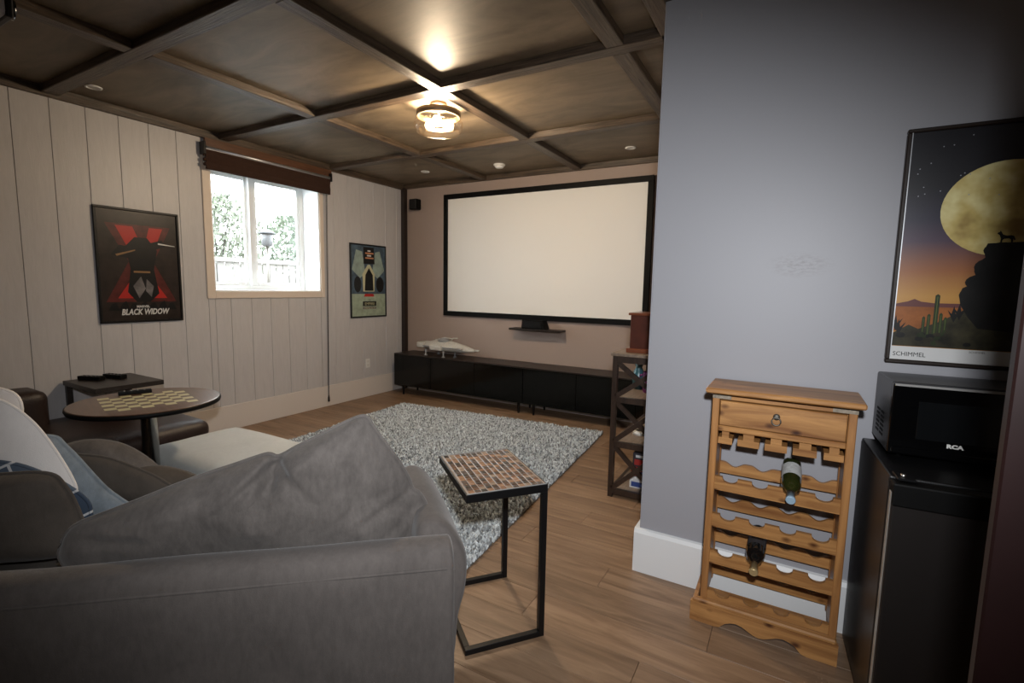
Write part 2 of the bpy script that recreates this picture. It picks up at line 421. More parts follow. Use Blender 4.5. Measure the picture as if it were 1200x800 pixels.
# ---- screen wall, grey partition, unseen walls
struct(boxo('wall_back', XL - 0.4, XC + 0.1, YB, YB + 0.12, 0, 2.95, M_tanwall), 'taupe painted wall behind the projection screen')
struct(boxo('baseboard_back', XL + 0.02, XC, YB - 0.016, YB, 0, 0.20, M_cream), 'cream baseboard behind the media cabinets')
bm = bmesh.new(); add_box(bm, XC, XR + 0.1, YG, YB + 0.1, 0, 2.95)
bmesh.ops.bevel(bm, geom=[e for e in bm.edges if all(abs(v.co.x - XC) < 1e-4 and abs(v.co.y - YG) < 1e-4 for v in e.verts)], offset=0.008, segments=3, affect='EDGES')
struct(mesh_obj('wall_partition', bm, M_grey), 'grey painted partition wall with a scuffed patch')
bm = bmesh.new()
add_prism(bm, [(YG, 0), (YG - 0.022, 0), (YG - 0.022, 0.208), (YG - 0.014, 0.226), (YG, 0.230)], XC - 0.022, XR, 'X')
add_box(bm, XC - 0.022, XC, YG, YB - 0.02, 0, 0.228)
struct(mesh_obj('baseboard_partition', bm, M_white), 'tall white baseboard around the foot of the grey wall')
struct(boxo('wall_front', XL - 0.4, XR + 0.1, YF - 0.12, YF, 0, 2.95, M_grey), 'grey wall behind the viewer')
struct(boxo('wall_right', XR, XR + 0.12, YF, YG, 0, 2.95, M_grey), 'grey side wall beyond the fridge')
# ---- wooden post in the left corner
struct(boxo('trim_1', XL, XL + 0.066, YB - 0.06, YB, 0.0, ZB, M_beamz, bev=0.004), 'dark wooden post in the corner left of the screen')

# ---- coffered ceiling
ce = struct(boxo('ceiling', XL - 0.4, XR + 0.1, YF - 0.1, YB + 0.1, ZP + 0.018, 2.98, M_black), 'coffered ceiling of dark stained plywood panels and rough beams')
bw = 0.098
YBEAM = [0.285, 1.525, 2.764, 4.02]     # centre lines of the beams that run left-right
XBEAM = [-3.42, -2.176, -0.935, 0.31]    # centre lines of the beams that run front-back
xs = [XL] + XBEAM + [XR]; ys = [YF] + [-0.955] + YBEAM + [YB]
for x0, x1 in zip(xs, xs[1:]):
    for y0, y1 in zip(ys, ys[1:]):
        if x0 >= XBEAM[2] - 0.01 and x1 > XC and y0 > YG - 0.2:
            if x0 > XC: continue
        kid(boxo('ceiling_panel', x0 + 0.002, x1 - 0.002, y0 + 0.002, y1 - 0.002, ZP, ZP + 0.018, M_ply), ce)
for yb_ in [-0.955] + YBEAM:
    x1 = XR if yb_ < YG else XC
    kid(boxo('cross_beam', XL, x1, yb_ - bw / 2, yb_ + bw / 2, ZB, ZP, M_beamx, bev=0.004, seg=1), ce)
for xb in XBEAM:
    e = [YF] + [-0.955] + YBEAM + [YB]
    for a, b in zip(e, e[1:]):
        if xb > XC and a > YG - 1: b = min(b, YG)
        if xb > XC and a >= YG: continue
        y0 = a + (bw / 2 if a != YF else 0); y1 = b - (bw / 2 if b not in (YB, YG) else 0)
        if y1 - y0 > 0.05:
            kid(boxo('long_beam', xb - bw / 2, xb + bw / 2, y0, y1, ZB + 0.001, ZP, M_beamy, bev=0.004, seg=1), ce)
kid(boxo('edge_trim', XL, XL + 0.03, YF, YB, ZB - 0.02, ZP, M_beamy, bev=0.003, seg=1), ce)
kid(boxo('edge_trim', XL, XC, YB - 0.03, YB, ZB - 0.008, ZP, M_beamx, bev=0.003, seg=1), ce)
kid(boxo('edge_trim', XC - 0.088, XC, YG - 0.12, YB, ZB, ZP, M_beamy, bev=0.003, seg=1), ce)
kid(boxo('edge_trim', XC, XR, YG - 0.09, YG, ZB + 0.004, ZP, M_beamx, bev=0.003, seg=1), ce)

# ---- window
wi = bpy.data.objects.new('window_1', None); COL.objects.link(wi); wi.location = (XL, (WY0 + WY1) / 2, WZ0)
struct(wi, 'white sliding basement window set deep in the panelled wall')
def wpart(name, *a, mat=M_vinyl, bev=0.003): return kid(boxo(name, *a, mat, bev=bev, seg=1), wi)
TW = 0.075
wpart('casing', XL, XL + 0.016, WY0 - TW, WY0, WZ0 - 0.068, 2.70, mat=M_wintrim)
wpart('casing', XL, XL + 0.016, WY1, WY1 + 0.05, WZ0 - 0.068, 2.70, mat=M_wintrim)
wpart('casing', XL, XL + 0.016, WY0, WY1, WZ0 - 0.068, WZ0, mat=M_wintrim)
wpart('casing', XL, XL + 0.016, WY0, WY1, WZ1, 2.70, mat=M_wintrim)
wpart('reveal_lining', XW + 0.02, XL + 0.004, WY0 - 0.002, WY0 + 0.012, WZ0, WZ1)
wpart('reveal_lining', XW + 0.02, XL + 0.004, WY1 - 0.012, WY1 + 0.002, WZ0, WZ1)
wpart('reveal_lining', XW + 0.02, XL + 0.004, WY0 + 0.012, WY1 - 0.012, WZ0 - 0.002, WZ0 + 0.012)
wpart('reveal_lining', XW + 0.02, XL + 0.004, WY0 + 0.012, WY1 - 0.012, WZ1 - 0.012, WZ1 + 0.002)
wx0, wx1 = -5.07, -5.00
wpart('window_frame', wx0, wx1, WY0 + 0.012, WY0 + 0.06, WZ0 + 0.012, WZ1 - 0.012)
wpart('window_frame', wx0, wx1, WY1 - 0.06, WY1 - 0.012, WZ0 + 0.012, WZ1 - 0.012)
wpart('window_frame', wx0, wx1, WY0 + 0.06, WY1 - 0.06, WZ0 + 0.012, WZ0 + 0.055)
wpart('window_frame', wx0, wx1, WY0 + 0.06, WY1 - 0.06, WZ1 - 0.06, WZ1 - 0.012)
MY = 3.19
wpart('meeting_rail', wx0 + 0.01, wx1 + 0.012, MY - 0.03, MY + 0.03, WZ0 + 0.055, WZ1 - 0.06)
for a, b, dx in ((WY0 + 0.06, MY - 0.03, 0.0), (MY + 0.03, WY1 - 0.06, 0.02)):
    sx0 = wx0 + 0.012 + dx
    s = wpart('sash', sx0, sx0 + 0.03, a, a + 0.03, WZ0 + 0.055, WZ1 - 0.06)
    wpart('sash', sx0, sx0 + 0.03, b - 0.03, b, WZ0 + 0.055, WZ1 - 0.06)
    wpart('sash', sx0, sx0 + 0.03, a + 0.03, b - 0.03, WZ0 + 0.055, WZ0 + 0.09)
    wpart('sash', sx0, sx0 + 0.03, a + 0.03, b - 0.03, WZ1 - 0.10, WZ1 - 0.06)
    wpart('pane', sx0 + 0.012, sx0 + 0.016, a + 0.03, b - 0.03, WZ0 + 0.09, WZ1 - 0.10, mat=M_glass, bev=0)
# ================================================================ LAMP (main room light)
LX, LY = -2.41, 3.05
lamp = root('ceiling_lamp', 'round flush-mount ceiling lamp with clear glass drum and lit bulbs', 'ceiling lamp', (LX, LY, ZP))
DZ = -0.058
bm = bmesh.new(); add_lathe(bm, [(0.062, 0), (0.062, -0.018), (0.05, -0.024), (0.010, -0.025), (0.010, DZ - 0.02)], 32); mesh_obj('canopy', bm, M_lampring, lamp)
bm = bmesh.new(); add_lathe(bm, [(0.152, DZ - 0.006), (0.166, DZ - 0.006), (0.166, DZ - 0.048), (0.152, DZ - 0.048), (0.152, DZ - 0.006)], 48, cap=False)
mesh_obj('metal_band', bm, M_lampring, lamp, smooth=False)
for k in range(3):
    bm = bmesh.new(); add_box(bm, 0.008, 0.154, -0.006, 0.006, DZ - 0.014, DZ - 0.008); mesh_obj('spoke', bm, M_lampring, lamp, rot=(0, 0, R(120 * k)))
bm = bmesh.new(); add_lathe(bm, [(0.150, DZ - 0.046), (0.178, DZ - 0.070), (0.182, DZ - 0.095), (0.178, DZ - 0.125), (0.165, DZ - 0.150), (0.12, DZ - 0.160), (0.0005, DZ - 0.162)], 48, cap=False)
mesh_obj('glass_drum', bm, M_lampglass, lamp, smooth=True)
for zz, rr in ((DZ - 0.095, 0.184), (DZ - 0.152, 0.160)):
    bm = bmesh.new(); add_tube(bm, [(rr * math.cos(a * math.pi / 24), rr * math.sin(a * math.pi / 24), zz) for a in range(48)], 0.0035, 6, closed=True)
    mesh_obj('glass_rim', bm, M_lampglass, lamp, smooth=True)
bm = bmesh.new(); add_lathe(bm, [(0.008, DZ - 0.012), (0.008, DZ - 0.070), (0.022, DZ - 0.073), (0.022, DZ - 0.105), (0.008, DZ - 0.108)], 16)
mesh_obj('socket_hub', bm, M_lampring, lamp)
bmesh_b = bmesh.new(); add_lathe(bmesh_b, [(0.010, 0), (0.014, 0.015), (0.030, 0.045), (0.030, 0.065), (0.018, 0.085), (0.001, 0.09)], 16)
bme = bpy.data.meshes.new('bulb'); bmesh_b.to_mesh(bme); bmesh_b.free(); bme.materials.append(M_bulb)
for k in range(3):
    a = R(60 + 120 * k)
    b = link_mesh('bulb', bme, None, lamp, (0.03 * math.cos(a), 0.03 * math.sin(a), DZ - 0.090))
    b.rotation_euler = Euler((0, R(88), a))
pl = bpy.data.lights.new('ceiling_lamp_light', 'POINT'); pl.energy = 104; pl.color = (1.0, 0.82, 0.61); pl.shadow_soft_size = 0.07
po = bpy.data.objects.new('ceiling_lamp_light', pl); COL.objects.link(po); po.location = (LX, LY, ZP - 0.185)

# ---- pot lights, smoke detector
def potlight(x, y, label):
    r_ = root('recessed_downlight', label, 'downlight', (x, y, ZP), group='small recessed downlights')
    bm = bmesh.new(); add_lathe(bm, [(0.034, -0.0005), (0.052, -0.0005), (0.050, -0.007), (0.036, -0.009), (0.034, -0.0005)], 28, cap=False)
    mesh_obj('rim', bm, M_plastic, r_, smooth=True)
    bm = bmesh.new(); add_lathe(bm, [(0.035, -0.001), (0.035, -0.004), (0.03, -0.005)], 24)
    mesh_obj('lens', bm, M_potlens, r_)
S = 1.45 / 1.3
potlight(-3.94, 4.73, 'white recessed downlight above the corner post')
potlight(-1.46, 4.81, 'white recessed downlight above the screen, nearest the grey wall')
potlight(-4.43, 1.68, 'white recessed downlight near the panelled wall, left of the window')
sd = root('smoke_detector', 'round white smoke detector on the ceiling above the screen', 'smoke detector', (-2.95, 4.82, ZP))
bm = bmesh.new(); add_lathe(bm, [(0.066, 0), (0.066, -0.012), (0.06, -0.018), (0.052, -0.018)], 32); mesh_obj('base_ring', bm, M_plastic, sd)
bm = bmesh.new(); add_lathe(bm, [(0.050, -0.018), (0.050, -0.030), (0.040, -0.040), (0.012, -0.042)], 32); mesh_obj('sensor_cap', bm, M_plastic, sd)

# ================================================================ RUG
th = R(4.4)
FRc = Vector((-1.558, 4.60, 0)); ux = Vector((-math.cos(th), -math.sin(th), 0)); uy = Vector((math.sin(th), -math.cos(th), 0))
RW, RL = 2.46, 3.05
rc = FRc + ux * RW / 2 + uy * RL / 2
rug = root('shag_rug', 'light grey shaggy rug lying in front of the black media cabinets', 'rug', (rc.x, rc.y, 0), th)
rb = boxo('backing', -RW / 2, RW / 2, -RL / 2, RL / 2, 0.001, 0.010, M_rugbase, rug)
verts, faces = [], []
rnd = random.Random(3)
for i in range(62000):
    x = rnd.uniform(-RW / 2, RW / 2); y = rnd.uniform(-RL / 2, RL / 2)
    h = rnd.uniform(0.020, 0.040); a = rnd.uniform(0, 6.283); r_ = rnd.uniform(0.005, 0.009)
    lx, ly = rnd.uniform(-0.016, 0.016), rnd.uniform(-0.016, 0.016); n = len(verts)
    for k in range(3): verts.append((x + r_ * math.cos(a + k * 2.094), y + r_ * math.sin(a + k * 2.094), 0.008))
    for k in range(3): verts.append((x + lx * 0.6 + 1.1 * r_ * math.cos(a + 0.6 + k * 2.094), y + ly * 0.6 + 1.1 * r_ * math.sin(a + 0.6 + k * 2.094), 0.008 + h * 0.7))
    verts.append((x + lx, y + ly, 0.008 + h))
    for k in range(3):
        q = (k + 1) % 3; faces.append((n + k, n + q, n + 3 + q, n + 3 + k)); faces.append((n + 3 + k, n + 3 + q, n + 6))
me = bpy.data.meshes.new('pile'); me.from_pydata(verts, [], faces); me.update()
pile = link_mesh('pile', me, M_pile, rug); pile['kind'] = 'stuff'

# ================================================================ SCREEN, SPEAKERS, SHELF
scr = root('projection_screen', 'large white fixed-frame projection screen with black border on the taupe wall', 'projection screen', (-2.669, YB, 1.064))
SW, SH, BT = 2.71, 1.563, 0.062
bm = bmesh.new(); add_box(bm, -SW / 2 + BT * .5, SW / 2 - BT * .5, -0.022, -0.014, BT * .5, SH - BT * .5); mesh_obj('screen_surface', bm, M_screen, scr)
for nm, a in (('frame_bar', (-SW / 2, SW / 2, -0.04, -0.001, 0, BT)), ('frame_bar', (-SW / 2, SW / 2, -0.04, -0.001, SH - BT, SH)),
              ('frame_bar', (-SW / 2, -SW / 2 + BT, -0.04, -0.001, BT, SH - BT)), ('frame_bar', (SW / 2 - BT, SW / 2, -0.04, -0.001, BT, SH - BT))):
    boxo(nm, *a, M_black, scr, bev=0.003, seg=1)
sp = root('surround_speaker', 'small black cube speaker on the taupe wall beside the corner post', 'speaker', (-4.468, YB, 2.46))
bm = bmesh.new(); add_box(bm, -0.066, 0.066, -0.13, -0.03, 0, 0.135); bmesh.ops.bevel(bm, geom=bm.edges[:], offset=0.008, segments=2, affect='EDGES')
mesh_obj('cabinet', bm, M_black, sp)
boxo('grille', -0.056, 0.056, -0.134, -0.128, 0.01, 0.125, M_blackmetal, sp, bev=0.002, seg=1)
boxo('bracket', -0.02, 0.02, -0.032, -0.001, 0.04, 0.10, M_blackmetal, sp)
sh = root('floating_shelf', 'narrow dark wooden floating shelf under the projection screen', 'shelf', (-2.60, YB, 0.945))
boxo('board', -0.335, 0.335, -0.17, -0.001, 0.0, 0.022, M_darktop, sh, bev=0.002, seg=1)
bm = bmesh.new(); add_lathe(bm, [(0.004, 0), (0.010, 0.002), (0.010, 0.02), (0.004, 0.022)], 12, Matrix.Translation((-0.35, -0.12, 0.011)) @ Matrix.Rotation(R(90), 4, 'Y'))
mesh_obj('end_knob', bm, M_black, sh)
cs = root('centre_speaker', 'small black centre speaker on the floating shelf', 'speaker', (-2.625, YB - 0.085, 0.967))
bm = bmesh.new()
add_prism(bm, [(-0.155, 0.0), (0.165, 0.0), (0.125, 0.105), (-0.145, 0.108)], -0.06, 0.06, 'Y'); bmesh.ops.bevel(bm, geom=bm.edges[:], offset=0.006, segments=2, affect='EDGES')
mesh_obj('cabinet', bm, M_black, cs)
boxo('grille', -0.135, 0.115, -0.066, -0.058, 0.012, 0.09, M_blackmetal, cs, bev=0.003, seg=1)

# ================================================================ MEDIA CABINETS
def media_cabinet(x0, x1, label, doors):
    yf, yb_ = 4.83, YB - 0.02; z0, z1 = 0.128, 0.552
    r_ = root('media_cabinet', label, 'cabinet', ((x0 + x1) / 2, (yf + yb_) / 2, 0), group='low black media cabinets')
    cx, cy = (x0 + x1) / 2, (yf + yb_) / 2
    boxo('body', x0 - cx, x1 - cx, yf + 0.02 - cy, yb_ - cy, z0, z1 - 0.016, M_black, r_, bev=0.002, seg=1)
    boxo('top', x0 - cx, x1 - cx, yf - cy, yb_ - cy, z1 - 0.016, z1, M_darktop, r_, bev=0.002, seg=1)
    for a, b in zip(doors, doors[1:]):
        boxo('door', a + 0.002 - cx, b - 0.002 - cx, yf - cy, yf + 0.019 - cy, z0 + 0.002, z1 - 0.018, M_blackgloss, r_, bev=0.002, seg=1)
    for lx in (x0 + 0.12, x1 - 0.07):
        for ly in (yf + 0.05, yb_ - 0.05):
            bm = bmesh.new(); add_lathe(bm, [(0.011, 0), (0.012, 0.004), (0.018, 0.124), (0.02, z0 + 0.001)], 14)
            mesh_obj('leg', bm, M_blackmetal, r_, (lx - cx, ly - cy, 0), smooth=False)
    return r_
media_cabinet(-4.56, -2.605, 'low gloss-black media cabinet near the corner post', [-4.56, -3.94, -3.27, -2.605])
media_cabinet(-2.60, -0.66, 'low gloss-black media cabinet nearer the grey wall', [-2.60, -1.95, -1.30, -0.66])

# ---- model ship (plain generic stand-in)
ms = root('model_spaceship', 'off-white plastic model spaceship on landing legs on the media cabinet', 'model', (-3.83, 5.01, 0.552), R(-4))
bm = bmesh.new()
n = 40; prof = [(0.0, 0.205), (0.35, 0.2), (0.7, 0.175), (0.92, 0.145), (1.0, 0.128), (0.95, 0.108), (0.7, 0.085), (0.35, 0.07), (0.0, 0.066)]
rings = []
for rr, z in prof:
    ring = []
    for i in range(n):
        a = 2 * math.pi * i / n; cx_, sy_ = math.cos(a), math.sin(a)
        ex = 0.34 + 0.20 * max(0, cx_) ** 2
        ring.append(bm.verts.new((rr * ex * cx_ - 0.05, rr * 0.15 * sy_, z - (0.02 * max(0, cx_) * rr))))
    rings.append(ring)
for a, b in zip(rings, rings[1:]):
    for i in range(n):
        try: bm.faces.new((a[i], a[(i + 1) % n], b[(i + 1) % n], b[i]))
        except ValueError: pass
bmesh.ops.remove_doubles(bm, verts=bm.verts[:], dist=1e-4); bmesh.ops.recalc_face_normals(bm, faces=bm.faces[:])
mesh_obj('hull', bm, M_model, ms, smooth=True)
boxo('hull_stripe', -0.28, 0.36, -0.152, -0.10, 0.122, 0.134, M_modeld, ms, bev=0.004)
boxo('engine_block', -0.43, -0.30, -0.10, 0.10, 0.09, 0.165, M_model, ms, bev=0.015)
bm = bmesh.new(); add_lathe(bm, [(0.075, 0), (0.07, 0.02), (0.045, 0.035), (0.01, 0.04)], 20); mesh_obj('canopy', bm, M_modeld, ms, (-0.02, -0.02, 0.195))
bm = bmesh.new(); add_tube(bm, [(0.06, 0.02, 0.19), (0.10, 0.02, 0.235), (0.17, 0.02, 0.24)], 0.008, 8); mesh_obj('mast', bm, M_model, ms)
bm = bmesh.new(); add_tube(bm, [(-0.18, 0, 0.2), (-0.02, 0, 0.238), (0.1, 0, 0.232)], 0.007, 8); mesh_obj('dorsal_rail', bm, M_model, ms)
boxo('side_pod', -0.14, 0.06, -0.175, -0.13, 0.085, 0.155, M_model, ms, bev=0.018, seg=3)
boxo('nose_cannon', 0.46, 0.54, -0.012, 0.012, 0.105, 0.125, M_model, ms, bev=0.005)
for x, y in ((-0.26, -0.10), (0.06, -0.12), (0.15, 0.0), (-0.22, 0.10)):
    bm = bmesh.new(); add_lathe(bm, [(0.024, 0), (0.024, 0.008), (0.010, 0.014), (0.010, 0.05), (0.016, 0.085)], 12); mesh_obj('landing_leg', bm, M_modeld, ms, (x, y, 0))

# ================================================================ SHELF UNIT BEHIND THE GREY WALL END
su = root('side_shelf', 'dark wooden shelf unit with crossed side braces behind the grey wall', 'shelf', (0, 0, 0))
sx0, sx1, sy0, sy1 = -1.035, -0.66, 3.215, 4.15
for x in (sx0, sx1 - 0.034):
    for y in (sy0, sy1 - 0.034): boxo('post', x, x + 0.034, y, y + 0.034, 0, 1.0, M_ladder, su, bev=0.002, seg=1)
zs = [0.045, 0.385, 0.70, 1.0]
for i, z in enumerate(zs):
    if i < 3:
        bx = boxo('shelf_board', sx0 + 0.004, sx1 - 0.004, sy0 + 0.034, sy1 - 0.034, z - 0.012, z + 0.012, M_ladshelf, su)
        boxo('rail', sx0 + 0.034, sx1 - 0.034, sy0 + 0.004, sy0 + 0.03, z - 0.022, z + 0.016, M_ladder, su)
        boxo('rail', sx0 + 0.006, sx0 + 0.03, sy0 + 0.034, sy1 - 0.034, z - 0.022, z + 0.013, M_ladder, su)
boxo('top_board', sx0 - 0.012, sx1 + 0.01, sy0 - 0.012, sy1 + 0.01, 1.0, 1.022, M_ladshelf, su, bev=0.003, seg=1)
boxo('rail', sx0 + 0.034, sx1 - 0.034, sy0 + 0.004, sy0 + 0.03, 0.955, 1.0, M_ladder, su)
def brace(x0, z0, x1, z1, y):
    d = Vector((x1 - x0, 0, z1 - z0)); L = d.length; a = math.atan2(d.z, d.x)
    bm = bmesh.new(); add_box(bm, -L / 2, L / 2, -0.008, 0.008, -0.016, 0.016)
    mesh_obj('cross_brace', bm, M_ladder, su, ((x0 + x1) / 2, y, (z0 + z1) / 2), (0, -a, 0))
for z0, z1 in ((0.065, 0.36), (0.405, 0.675), (0.72, 0.95)):
    for y, dy in ((sy0 + 0.017, 0.009), (sy1 - 0.017, 0.009)):
        brace(sx0 + 0.03, z0, sx1 - 0.03, z1, y - dy); brace(sx0 + 0.03, z1, sx1 - 0.03, z0, y + dy)
bxo = root('wooden_chest', 'red mahogany box with overhanging lid on top of the shelf unit', 'box', (-0.79, 3.42, 1.022))
boxo('body', -0.155, 0.155, -0.13, 0.13, 0.028, 0.255, M_mahog, bxo, bev=0.003, seg=1)
boxo('base_moulding', -0.175, 0.172, -0.15, 0.15, 0.0, 0.03, M_mahoglight, bxo, bev=0.006)
boxo('lid', -0.168, 0.168, -0.145, 0.145, 0.255, 0.272, M_mahoglight, bxo, bev=0.004)
boxo('clasp', -0.012, 0.012, -0.136, -0.128, 0.225, 0.255, M_iron, bxo)
M_teal = plain('teal_glaze', (0.03, 0.10, 0.13), 0.3); M_purple = plain('purple_ball_paint', (0.15, 0.02, 0.13), 0.4)
va = root('teal_vase', 'small dark teal vase on the upper shelf behind the brace', 'vase', (-0.955, 3.60, 0.712))
bm = bmesh.new(); add_lathe(bm, [(0.03, 0), (0.042, 0.03), (0.048, 0.09), (0.035, 0.14), (0.022, 0.165), (0.028, 0.18)], 20); mesh_obj('vase_body', bm, M_teal, va, smooth=True)
bm = bmesh.new(); add_lathe(bm, [(0.028, 0.18), (0.031, 0.184), (0.026, 0.187)], 20); mesh_obj('lip', bm, M_teal, va)
fg = root('purple_mug', 'purple mug with a white mark on the upper shelf', 'mug', (-0.85, 3.52, 0.712))
bm = bmesh.new(); add_lathe(bm, [(0.045, 0), (0.05, 0.01), (0.05, 0.15), (0.044, 0.15), (0.044, 0.02), (0.001, 0.02)], 24, cap=False); mesh_obj('cup', bm, M_purple, fg, smooth=True)
bm = bmesh.new(); add_tube(bm, [(-0.048, 0, 0.04), (-0.075, 0, 0.055), (-0.08, 0, 0.09), (-0.07, 0, 0.12), (-0.048, 0, 0.13)], 0.007, 8); mesh_obj('handle', bm, M_purple, fg)
bm = bmesh.new(); add_tube(bm, [(-0.02, -0.0505, 0.06), (0.0, -0.0515, 0.075), (-0.008, -0.051, 0.10), (0.014, -0.0505, 0.12)], 0.006, 6); mesh_obj('white_mark', bm, M_plastic, fg)
M_red = plain('red_packaging', (0.35, 0.03, 0.025), 0.4); M_bluep = plain('blue_packaging', (0.03, 0.06, 0.22), 0.4); M_whitep = plain('white_packaging', (0.6, 0.6, 0.6), 0.4); M_dk = plain('dark_packaging', (0.03, 0.03, 0.04), 0.4)
def package(x, y, z, sx, sy, sz, m1, m2, label):
    p = root('game_box', label, 'box', (x, y, z), group='boxes on the bottom shelf')
    boxo('carton', -sx / 2, sx / 2, -sy / 2, sy / 2, 0, sz, m1, p, bev=0.002, seg=1)
    boxo('front_panel', -sx / 2 + 0.012, sx / 2 - 0.012, -sy / 2 - 0.0015, -sy / 2 + 0.001, sz * 0.14, sz * 0.55, m2, p)
    boxo('title_strip', -sx / 2 + 0.02, sx / 2 - 0.02, -sy / 2 - 0.0015, -sy / 2 + 0.001, sz * 0.68, sz * 0.86, M_whitep, p)
package(-0.835, 3.40, 0.057, 0.15, 0.16, 0.085, M_whitep, M_bluep, 'white and blue box at the bottom of the shelf unit')
package(-0.835, 3.40, 0.142, 0.14, 0.15, 0.07, M_red, M_bluep, 'red and blue box stacked second on the bottom shelf')
package(-0.83, 3.40, 0.212, 0.13, 0.15, 0.10, M_dk, M_red, 'dark box with white title stacked topmost on the bottom shelf')
tp = root('tape_roll', 'small pale roll lying on the middle shelf of the dark unit', 'roll', (-0.90, 3.50, 0.397))
bm = bmesh.new(); add_lathe(bm, [(0.028, 0), (0.05, 0), (0.05, 0.03), (0.028, 0.03), (0.028, 0)], 24, cap=False); mesh_obj('roll_body', bm, M_potlens, tp, smooth=False)
bm = bmesh.new(); add_lathe(bm, [(0.026, 0.001), (0.028, 0.001), (0.028, 0.031), (0.026, 0.031), (0.026, 0.001)], 24, cap=False); mesh_obj('core', bm, M_iron, tp, smooth=False)

# ================================================================ POSTERS
def poster(name, label, cat, origin, xdir, W_, H_, fw, fmat, depth=0.022):
    """frame on a wall; local x along the wall, local z up, local -y out of the wall"""
    r_ = root(name, label, cat, origin, math.atan2(xdir[1], xdir[0]))
    boxo('frame_bar', 0, W_, -depth, -0.001, 0, fw, fmat, r_, bev=0.003, seg=1)
    boxo('frame_bar', 0, W_, -depth, -0.001, H_ - fw, H_, fmat, r_, bev=0.003, seg=1)
    boxo('frame_bar', 0, fw, -depth, -0.001, fw, H_ - fw, fmat, r_, bev=0.003, seg=1)
    boxo('frame_bar', W_ - fw, W_, -depth, -0.001, fw, H_ - fw, fmat, r_, bev=0.003, seg=1)
    return r_
class Print:
    """flat printed sheet: polygons layered a fraction of a millimetre apart, local (x,z)"""
    def __init__(s, y): s.bm = bmesh.new(); s.mats = []; s.y = y; s.k = 0
    def poly(s, pts, mat):
        if mat not in s.mats: s.mats.append(mat)
        y = s.y - 0.00012 * s.k; s.k += 1
        f = s.bm.faces.new([s.bm.verts.new((a, y, b)) for a, b in pts]); f.material_index = s.mats.index(mat); f.normal_update()
        if f.normal.y > 0: f.normal_flip()
    def rect(s, x0, x1, z0, z1, mat): s.poly([(x0, z0), (x1, z0), (x1, z1), (x0, z1)], mat)
    def ell(s, cx, cz, rx, rz, mat, n=28): s.poly([(cx + rx * math.cos(2 * math.pi * i / n), cz + rz * math.sin(2 * math.pi * i / n)) for i in range(n)], mat)
    def build(s, parent): return mesh_obj('print', s.bm, s.mats, parent)
def letter(parent, body, size, x, z, y, mat, shear=0, sx=1.0, align='LEFT', bold=0.0):
    me = text_mesh(body, size, 0.0002, shear, align, sx, bold)
    return link_mesh('lettering', me, mat, parent, (x, y, z), (R(90), 0, 0))
def pm(name, c, rough=0.35, var=0): return plain(name, c, rough, coat=0.06, spec=0.3, var=var, vscale=14)
I_brown = pm('poster_dark_brown', (0.020, 0.013, 0.010), var=0.4); I_red = pm('poster_red', (0.42, 0.022, 0.016)); I_dred = pm('poster_dim_red', (0.085, 0.014, 0.011), var=0.4)
I_blk = pm('poster_black', (0.005, 0.005, 0.0055), var=0.3); I_white = pm('poster_white', (0.62, 0.61, 0.59)); I_gold = pm('poster_gold', (0.25, 0.14, 0.06)); I_skin = pm('poster_tan', (0.24, 0.13, 0.09))
I_grey = pm('poster_grey', (0.13, 0.12, 0.12), var=0.5)
# left wall: local x runs along -y of the world?  seen from the room, left to right is +y
P1W, P1H = 0.607, 0.925
p1 = poster('movie_poster', 'black-framed dark poster with red shapes on the wall left of the window', 'poster', (XL, 1.728, 1.103), (0, 1), P1W, P1H, 0.018, M_blackmetal)
pr = Print(-0.010)
pr.rect(0.01, P1W - 0.01, 0.01, P1H - 0.01, I_brown)
pr.poly([(0.07, 0.80), (0.54, 0.80), (0.40, 0.50), (0.56, 0.17), (0.05, 0.17), (0.22, 0.50)], I_dred)
pr.poly([(0.14, 0.785), (0.26, 0.785), (0.33, 0.60), (0.26, 0.52)], I_red)
pr.poly([(0.48, 0.785), (0.38, 0.785), (0.33, 0.60), (0.36, 0.47)], I_red)
pr.poly([(0.13, 0.20), (0.49, 0.20), (0.38, 0.37), (0.24, 0.37)], I_red)
pr.poly([(0.20, 0.62), (0.27, 0.70), (0.36, 0.70), (0.43, 0.60), (0.40, 0.44), (0.43, 0.24), (0.36, 0.17), (0.26, 0.17), (0.20, 0.25), (0.23, 0.44)], I_blk)
pr.poly([(0.10, 0.55), (0.16, 0.63), (0.24, 0.62), (0.24, 0.52)], I_blk); pr.poly([(0.38, 0.66), (0.47, 0.69), (0.50, 0.64), (0.40, 0.60)], I_blk)
pr.poly([(0.24, 0.30), (0.30, 0.38), (0.33, 0.28), (0.28, 0.20)], I_grey); pr.poly([(0.34, 0.36), (0.39, 0.30), (0.37, 0.21), (0.33, 0.26)], I_grey)
pr.poly([(0.13, 0.555), (0.27, 0.60), (0.27, 0.59), (0.14, 0.54)], I_gold); pr.poly([(0.44, 0.665), (0.57, 0.648), (0.57, 0.643), (0.44, 0.652)], I_white)
pr.poly([(0.25, 0.425), (0.37, 0.425), (0.37, 0.41), (0.25, 0.41)], I_gold)
for k in range(7): pr.poly([(0.06 + k * 0.07, 0.10), (0.14 + k * 0.07, 0.10), (0.115 + k * 0.07, 0.16 + 0.02 * (k % 2)), (0.085 + k * 0.07, 0.155)], I_blk)
pr.build(p1)
letter(p1, 'BLACK WIDOW', 0.066, 0.145, 0.065, -0.0128, I_white, 0.25, 0.72, bold=0.0022)
letter(p1, 'MARVEL', 0.026, 0.255, 0.122, -0.0128, I_white, bold=0.001)
P2W, P2H = 0.611, 0.925
p2 = poster('film_poster', 'black-framed pale green poster right of the window', 'poster', (XL, 4.258, 1.033), (0, 1), P2W, P2H, 0.018, M_blackmetal)
